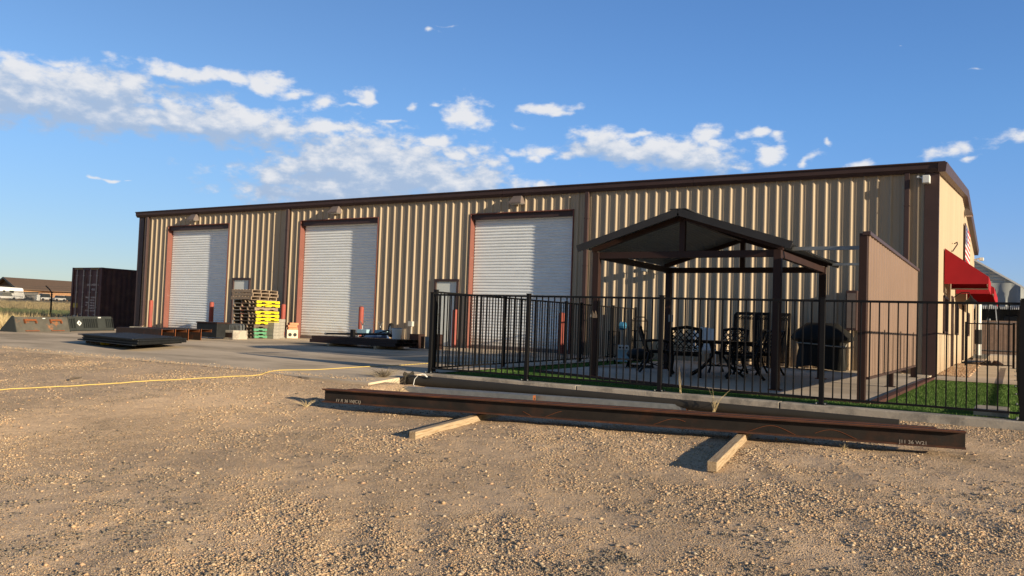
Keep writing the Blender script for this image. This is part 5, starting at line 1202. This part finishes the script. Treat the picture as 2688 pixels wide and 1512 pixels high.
# pressure washer, kettle grill, bench, hand truck, plant stand
t = thing('pressure_washer', 'white faced pressure washer with three round dials on the patio', 'pressure washer', (-8.0,18.5,G(-8,18.5)+.014), R(25))
mb = MB(); mb.add([(-.17,-.15,.06),(.17,-.15,.06),(.17,.15,.06),(-.17,.15,.06),(-.13,-.11,.46),(.13,-.11,.46),(.13,.12,.46),(-.13,.12,.46)], [(0,3,2,1),(4,5,6,7),(0,1,5,4),(1,2,6,5),(2,3,7,6),(3,0,4,7)]); mb.build('housing', M['ltblue'], t, world=False, bevel=.025)
MB().box(-.13,-.152,.35,.13,-.115,.45).build('control_panel', M['white'], t, world=False)
for x in (-.08,0,.08): MB().path([(x,-.16,.40),(x,-.152,.40)], .023, 14).build('dial', M['black'], t, world=False)
for sx in (-1,1): MB().path([(sx*.19-.02,.1,.09),(sx*.19+.02,.1,.09)], .09, 18).build('wheel', M['rubber'], t, world=False)
MB().path([(-.12,.13,.4),(-.12,.16,.9),(.12,.16,.9),(.12,.13,.4)], .012, 8).build('handle', M['black'], t, world=False, smooth=True)
t = thing('tabletop_grill', 'small black rounded tabletop grill on a wire stand', 'grill', (-7.25,17.75,G(-7.2,17.7)+.014), R(20))
mb = MB(); V = []
for (z_, r_) in ((.18,.10),(.20,.22),(.27,.27),(.30,.275),(.37,.24),(.42,.14),(.435,.02)):
    for j in range(24): a = 2*math.pi*j/24; V.append((1.15*r_*math.cos(a), .8*r_*math.sin(a), z_))
mb.add(V, [(i*24+j, i*24+(j+1)%24, (i+1)*24+(j+1)%24, (i+1)*24+j) for i in range(6) for j in range(24)]+[tuple(range(6*24,7*24))]); mb.build('lid', M['cover'], t, world=False, smooth=True)
mb = MB(); mb.box(-.3,-.19,.02,.3,.19,.05); mb.box(-.28,-.17,.14,.28,.17,.17); mb.build('shelf', M['blackrough'], t, world=False)
for sx in (-1,1):
    for sy in (-1,1): MB().tube((sx*.3,sy*.19,0),(sx*.24,sy*.15,.2),.012).build('leg', M['cast'], t, world=False)
t = thing('patio_bench', 'low dark slatted bench standing at the left of the patio', 'bench', (-7.75,17.2,G(-7.7,17.2)+.014), R(28))
mb = MB()
for i in range(5): mb.box(-.5,-.2+i*.085,.17,.5,-.2+i*.085+.065,.195)
mb.build('seat', M['woodgrey'], t, world=False)
for sx in (-1,1):
    for sy in (-1,1): MB().tube((sx*.45,sy*.17,0),(sx*.43,sy*.16,.17),.02).build('leg', M['cast'], t, world=False)
t = thing('hand_truck', 'tall black hand truck leaning at the wall end of the patio', 'hand truck', (-8.05,19.6,G(-8,19.6)+.014), R(20))
mb = MB()
for sx in (-1,1): mb.path([(sx*.19,0,.08),(sx*.19,.12,1.05),(sx*.12,.14,1.15)], .014, 8)
for zz in (.3,.55,.8,1.05): mb.tube((-.19,.12*zz,zz),(.19,.12*zz,zz),.012)
mb.path([(-.12,.14,1.15),(.12,.14,1.15)], .014, 8); mb.build('frame', M['cast'], t, world=False, smooth=True)
MB().box(-.23,-.2,.03,.23,.0,.04).build('toe_plate', M['cast'], t, world=False)
for sx in (-1,1): MB().path([(sx*.24-.025,.06,.12),(sx*.24+.025,.06,.12)], .12, 20).build('wheel', M['rubber'], t, world=False)
t = thing('plant_stand', 'openwork black iron plant stand beside the hand truck', 'plant stand', (-8.3,18.6,G(-8.3,18.6)+.014), R(20))
for sx in (-1,1):
    for sy in (-1,1): MB().tube((sx*.14,sy*.1,0),(sx*.12,sy*.09,.78),.01).build('leg', M['cast'], t, world=False)
for zz in (.2,.45,.77):
    mb = MB(); mb.box(-.14,-.1,zz,.14,.1,zz+.012); mb.build('shelf', M['cast'], t, world=False)
t = thing('hose_reel', 'small blue hose reel on the wall end of the left fence', 'hose reel', (-8.85,20.4,G(-8.8,20.4)+.014))
mb = MB(); mb.tube((0,0,0),(0,0,.85),.03); mb.build('stand', M['galv'], t, world=False); mb = MB(); mb.path([(-.06,0,.9),(.06,0,.9)], .11, 20); mb.build('reel', M['blue'], t, world=False)
# step box on lawn
t = thing('step_block', 'grey concrete step block at the kerb end of the lawn', 'step', (-.22,12.72,G(-.2,12.7))); MB().box(-.2,-.32,0,.2,.42,.09).build('tread', M['curb'], t, world=False, bevel=.01); MB().box(-.17,-.29,-.01,.17,.39,.02).build('base', M['block'], t, world=False)
t = thing('debris_pile', 'low pile of dark roots beside the rock bed', 'debris', (-.55,30.6,G(-.5,30.6)));
mb = MB()
for i in range(16):
    a = random.uniform(0,6.28); mb.path([(0,0,.02),(.2*math.cos(a),.25*math.sin(a),.12*random.random()+.05),(.38*math.cos(a+.4),.5*math.sin(a+.4),.02)], [.03,.03,.015], 5)
mb.build('roots', M['rust'], t, world=False)

# ================================================================ BACKGROUND RIGHT
t = thing('slat_fence', 'brown privacy slat fence on a low wall behind the walkway', 'fence', (0,50,0))
mb = MB(); x = -4.0
while x < 7: mb.box(x, 49.98, .08, x+.075, 50.0, 1.86); x += .088
mb.build('slats', M['slat'], t); MB().box(-4,49.9,-.5,7,50.15,.07).build('base_wall', M['block'], t)
mb = MB()
for x in (-4,-1,2,5): mb.tube((x,50.05,0),(x,50.05,1.95),.04)
mb.build('posts', M['galv'], t)
for zz in (.3, 1.75): MB().tube((-4,49.96,zz),(7,49.96,zz),.02,n=6).build('rail', M['galv'], t)
t = thing('shade_house', 'pale gabled shed with corrugated gable and grey cloth sides', 'shed', (0,60,0))
def sh(x0, z0, x1, z1): pass
mb = MB(); mb.add([(-7,58,7.9+1.1),(4.2,58,1.7),(4.2,72,1.7),(-7,72,9.0),(-7,58,8.94),(4.2,58,1.62),(4.2,72,1.62),(-7,72,8.94)], [(0,1,2,3),(7,6,5,4),(0,4,5,1)]); mb.build('roof', M['corr'], t)
mb = MB(); mb.bar((-7,57.95,8.98),(4.2,57.95,1.66),.08,.10); mb.build('roof_edge', M['white'], t)
V = []; n_ = 0; x = -6.9
zr = lambda x: 9.0-(x+7)*(7.3/11.2)-.1
mb = MB()     # corrugated gable: horizontal sheets seen as strips
zz = 4.26
while zz < 8.6:
    xr = -7+(9.0-.1-zz)/(7.3/11.2); xr2 = -7+(9.0-.1-zz-.11)/(7.3/11.2)
    mb.add([(-6.9,58.05,zz),(xr,58.05,zz),(xr2,58.02,zz+.11),(-6.9,58.02,zz+.11)], [(0,1,2,3)])
    mb.add([(-6.9,58.02,zz+.11),(xr2,58.02,zz+.11),(xr2,58.09,zz+.2),(-6.9,58.09,zz+.2)], [(0,1,2,3)]); zz += .2
mb.build('gable', M['corr'], t)
for x in (-1.2,-.4,.4): MB().box(x-.03,57.92,4.2,x+.03,57.98,zr(x)).build('stud', M['galv'], t)
mb = MB(); n_ = 40; V = []
for i in range(n_+1):
    x = -6.9+i*(2.2+6.9+1)/n_; w = .12*math.sin(i*1.9)+.06*math.sin(i*4.1); V += [(x, 57.9+w*.2, min(4.3, zr(x))), (x, 57.75+w, 3.6), (x, 57.6+w*1.6, 2.88+.05*math.sin(i*2.3))]
mb.add(V, [(3*i, 3*i+1, 3*i+4, 3*i+3) for i in range(n_)]+[(3*i+1, 3*i+2, 3*i+5, 3*i+4) for i in range(n_)]); mb.build('cloth', M['shade'], t, smooth=True)
mb = MB()
for i in range(60): x = -3+i*.1; mb.add([(x,57.5,2.9),(x+.07,57.5,2.9),(x+.05,57.48,2.7),(x+.01,57.48,2.7)], [(0,1,2,3)])
mb.build('fringe', M['white'], t)
for x0, x1 in ((-2.2,-2.0),(-1.45,-1.2),(-.6,-.85),(.5,.45),(1.6,1.6)): MB().bar((x0,57.6,-.2),(x1,57.6,2.85),.05,.05).build('pole', M['white'], t)
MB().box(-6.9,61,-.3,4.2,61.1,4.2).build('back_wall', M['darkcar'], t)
t = thing('water_tank', 'dark rectangular tank under the grey cloth shed', 'tank', (.1,59.2,0)); MB().box(-.55,-.5,.0,.35,.5,2.4).build('body', M['darkcar'], t, world=False, bevel=.12); MB().box(-.5,-.45,2.4,.3,.45,2.5).build('lid', M['blackrough'], t, world=False)

# ================================================================ BACKGROUND LEFT
# chain link fence
t = thing('chain_link_fence', 'chain link fence with barbed wire left of the container', 'fence', (-46,25.5,-.15))
fx = [-39.3,-44.45,-57.5]
for x in fx:
    p = MB().tube((x,25.5,-.4),(x,25.5,1.66),.045,n=10).build('post', M['blackrough'], t); MB().path([(x,25.5,1.62),(x-.12,25.42,1.8),(x-.27,25.3,1.98)], .03, 6).build('barb_arm', M['blackrough'], p)
MB().tube((-57.5,25.5,1.63),(-39.3,25.5,1.63),.022,n=6).build('top_rail', M['blackrough'], t)
for q in (.0,.5,1.): MB().tube((-57.5-.1-.13*q,25.42-.1*q,1.72+.22*q),(-39.4-.1*q,25.42-.1*q,1.72+.22*q),.006,n=4).build('barbed_wire', M['chain'], t)
mb = MB(); x = -57.5; st = .10
hgt = 1.85
while x < -39.3:
    for sg in (1,-1):
        xa, xb = x, x+sg*hgt*.9; mb.bar((xa,25.5,-.22),(xb,25.5,-.22+hgt),.011,.011,up=(0,1,0)) if -57.5 < xb < -39.3 else None
    x += st
mb.build('mesh', M['chain'], t)
# house
t = thing('house', 'far low house with brown shingle roof and orange walls beyond the field', 'house', (-255,145,2.7))
hb = 2.2; mb = MB(); mb.box(-262,132.8,hb,-248.6,185,5.55); mb.build('wall', M['stucco'], t)
mb = MB(); mb.prismY([(-262,5.55),(-248.6,5.55),(-255,8.9)], 132.8, 133.2); mb.build('gable', M['shingle'], t)
mb = MB(); mb.add([(-255,131.6,9.15),(-247.5,131.6,5.75),(-247.5,186,5.75),(-255,186,9.15),(-262.8,131.6,5.6),(-262.8,186,5.6),(-255,131.6,8.9),(-247.5,131.6,5.5),(-247.5,186,5.5)], [(0,1,2,3),(0,3,5,4),(0,6,7,1),(1,7,8,2)]); rf = mb.build('roof', M['shingle'], t)
mb = MB(); mb.bar((-255,131.5,9.0),(-247.4,131.5,5.6),.1,.45); mb.bar((-255,131.5,9.0),(-262.9,131.5,5.45),.1,.45); mb.build('bargeboard', M['darkcar'], rf)
gd = MB().box(-248.58,133.9,2.3,-248.5,138.6,5.0).build('garage_door', pm('grey_garage_door', (.22,.21,.20), .6), t)
mb = MB()
for k in range(8): mb.box(-248.49,134.2+k*.54,3.9,-248.46,134.5+k*.54,4.12)
mb.build('pane', M['glass'], gd)
# travel trailer
t = thing('travel_trailer', 'white travel trailer parked in front of the house gable', 'trailer', (-236,121,2.2))
mb = MB(); mb.prismX([(116,2.75),(127.4,2.75),(127.9,3.2),(127.3,5.6),(126.9,5.8),(116,5.9)], -238.5, -236); mb.build('body', M['autopaint'], t, bevel=.1, recalc=True)
for y0, y1 in ((119.2,120.4),(121.9,122.5),(123.6,124.8)): MB().box(-235.99,y0,4.2,-235.94,y1,4.9).build('window', M['glass'], t)
MB().box(-235.98,116.2,3.35,-235.95,127.4,3.5).build('stripe', M['galv'], t)
for y in (121.2,122.2): MB().path([(-236.1,y,2.6),(-235.8,y,2.6)], .38, 16).build('wheel', M['rubber'], t)
def small_car(x, y, L_, name, cat, lab, mat, cab=(.25,.75), h=1.5, rz=R(90)):
    zz = Tz(x, y); t = thing(name, lab, cat, (x, y, zz), rz)
    mb = MB(); mb.prismY([(-L_/2,.35),(L_/2,.35),(L_/2,.85),(L_/2*.9,.95),(-L_/2,.95)], -.9, .9); mb.build('body', M[mat], t, world=False, bevel=.08, recalc=True)
    a, b = -L_/2+L_*cab[0], -L_/2+L_*cab[1]; mb = MB(); mb.prismY([(a-.3,.94),(b+.4,.94),(b,h),(a,h)], -.8, .8); mb.build('cabin', M['glass'], t, world=False, bevel=.06, recalc=True)
    MB().prismY([(a,h+.001),(b,h+.001),(b,h+.04),(a,h+.04)], -.75, .75).build('roof', M[mat], t, world=False, recalc=True)
    for sx in (-1,1):
        for sy in (-1,1): MB().path([(sx*L_*.33,sy*.92,.36),(sx*L_*.33,sy*.72,.36)], .36, 16).build('wheel', M['rubber'], t, world=False)
small_car(-222,115.2,5.6,'pickup_truck','pickup truck','white pickup truck at the left edge before the travel trailer','autopaint',(.35,.7),1.9)
small_car(-232,131.2,3.0,'utility_cart','utility cart','small white open utility cart before the garage door','autopaint',(.1,.8),2.0)
small_car(-231,134.6,3.2,'parked_car','car','small white car parked right of the garage door','autopaint',(.3,.9),1.6)
small_car(-233,138.3,3.4,'parked_car','car','dark car parked farthest right before the orange wall','darkcar',(.2,.8),1.6)
t = thing('utility_box', 'white utility box standing in the field before the garage', 'utility box', (-226,125.8,Tz(-226,125.8))); MB().box(-.5,-.45,0,.5,.45,1.5).build('case', M['white'], t, world=False, bevel=.03); MB().box(-.55,-.5,1.5,.55,.5,1.6).build('lid', M['white'], t, world=False)
def shrub(x, y, w, h, lab, mat, n_=260):
    z0 = Tz(x, y); t = thing('shrub', lab, 'shrub', (x, y, z0)); r_ = np.random.default_rng(int(abs(x*7+y))); V = []; F = []
    for i in range(n_):
        a = r_.random()*6.283; rr = math.sqrt(r_.random()); px, py = w*rr*math.cos(a), w*.6*rr*math.sin(a); pz = h*(1-rr**2)*r_.random()**.5*(.7+.3*math.sin(a*3))+.05; s = .12*w*(.5+r_.random())
        d1 = Vector(r_.normal(size=3)).normalized()*s; d2 = Vector(r_.normal(size=3)).normalized()*s; k = len(V); V += [(px,py,pz),(px+d1.x,py+d1.y,pz+d1.z),(px+d2.x,py+d2.y,pz+d2.z)]; F.append((k,k+1,k+2))
    MB().add(V, F).build('foliage', M[mat], t, world=False); MB().tube((0,0,-.1),(0,0,h*.4),.06).build('stem', M['wooddark'], t, world=False)
shrub(-222,119.3,1.0,1.0,'small dark shrub before the white pickup','darkcar'); shrub(-224,122.4,1.8,1.7,'wide dark shrub below the travel trailer windows','darkcar',420)
for k, y in enumerate((141.5,144.5,147.5,150.5)): shrub(-236,y,1.6,.9,['leftmost','second from left','third from left','rightmost'][k]+' low brown shrub along the orange house wall','rust')
shrub(-47.6,27.0,.8,.62,'dark green shrub behind the chain link fence, left of its post','greenweed',420); shrub(-42.2,27.2,1.1,.66,'green shrub behind the chain link fence near the container','greenweed',500); shrub(-50.3,27.4,.9,.45,'grey green shrub farthest left behind the chain link fence','weed',420)

S.render.engine = 'CYCLES'
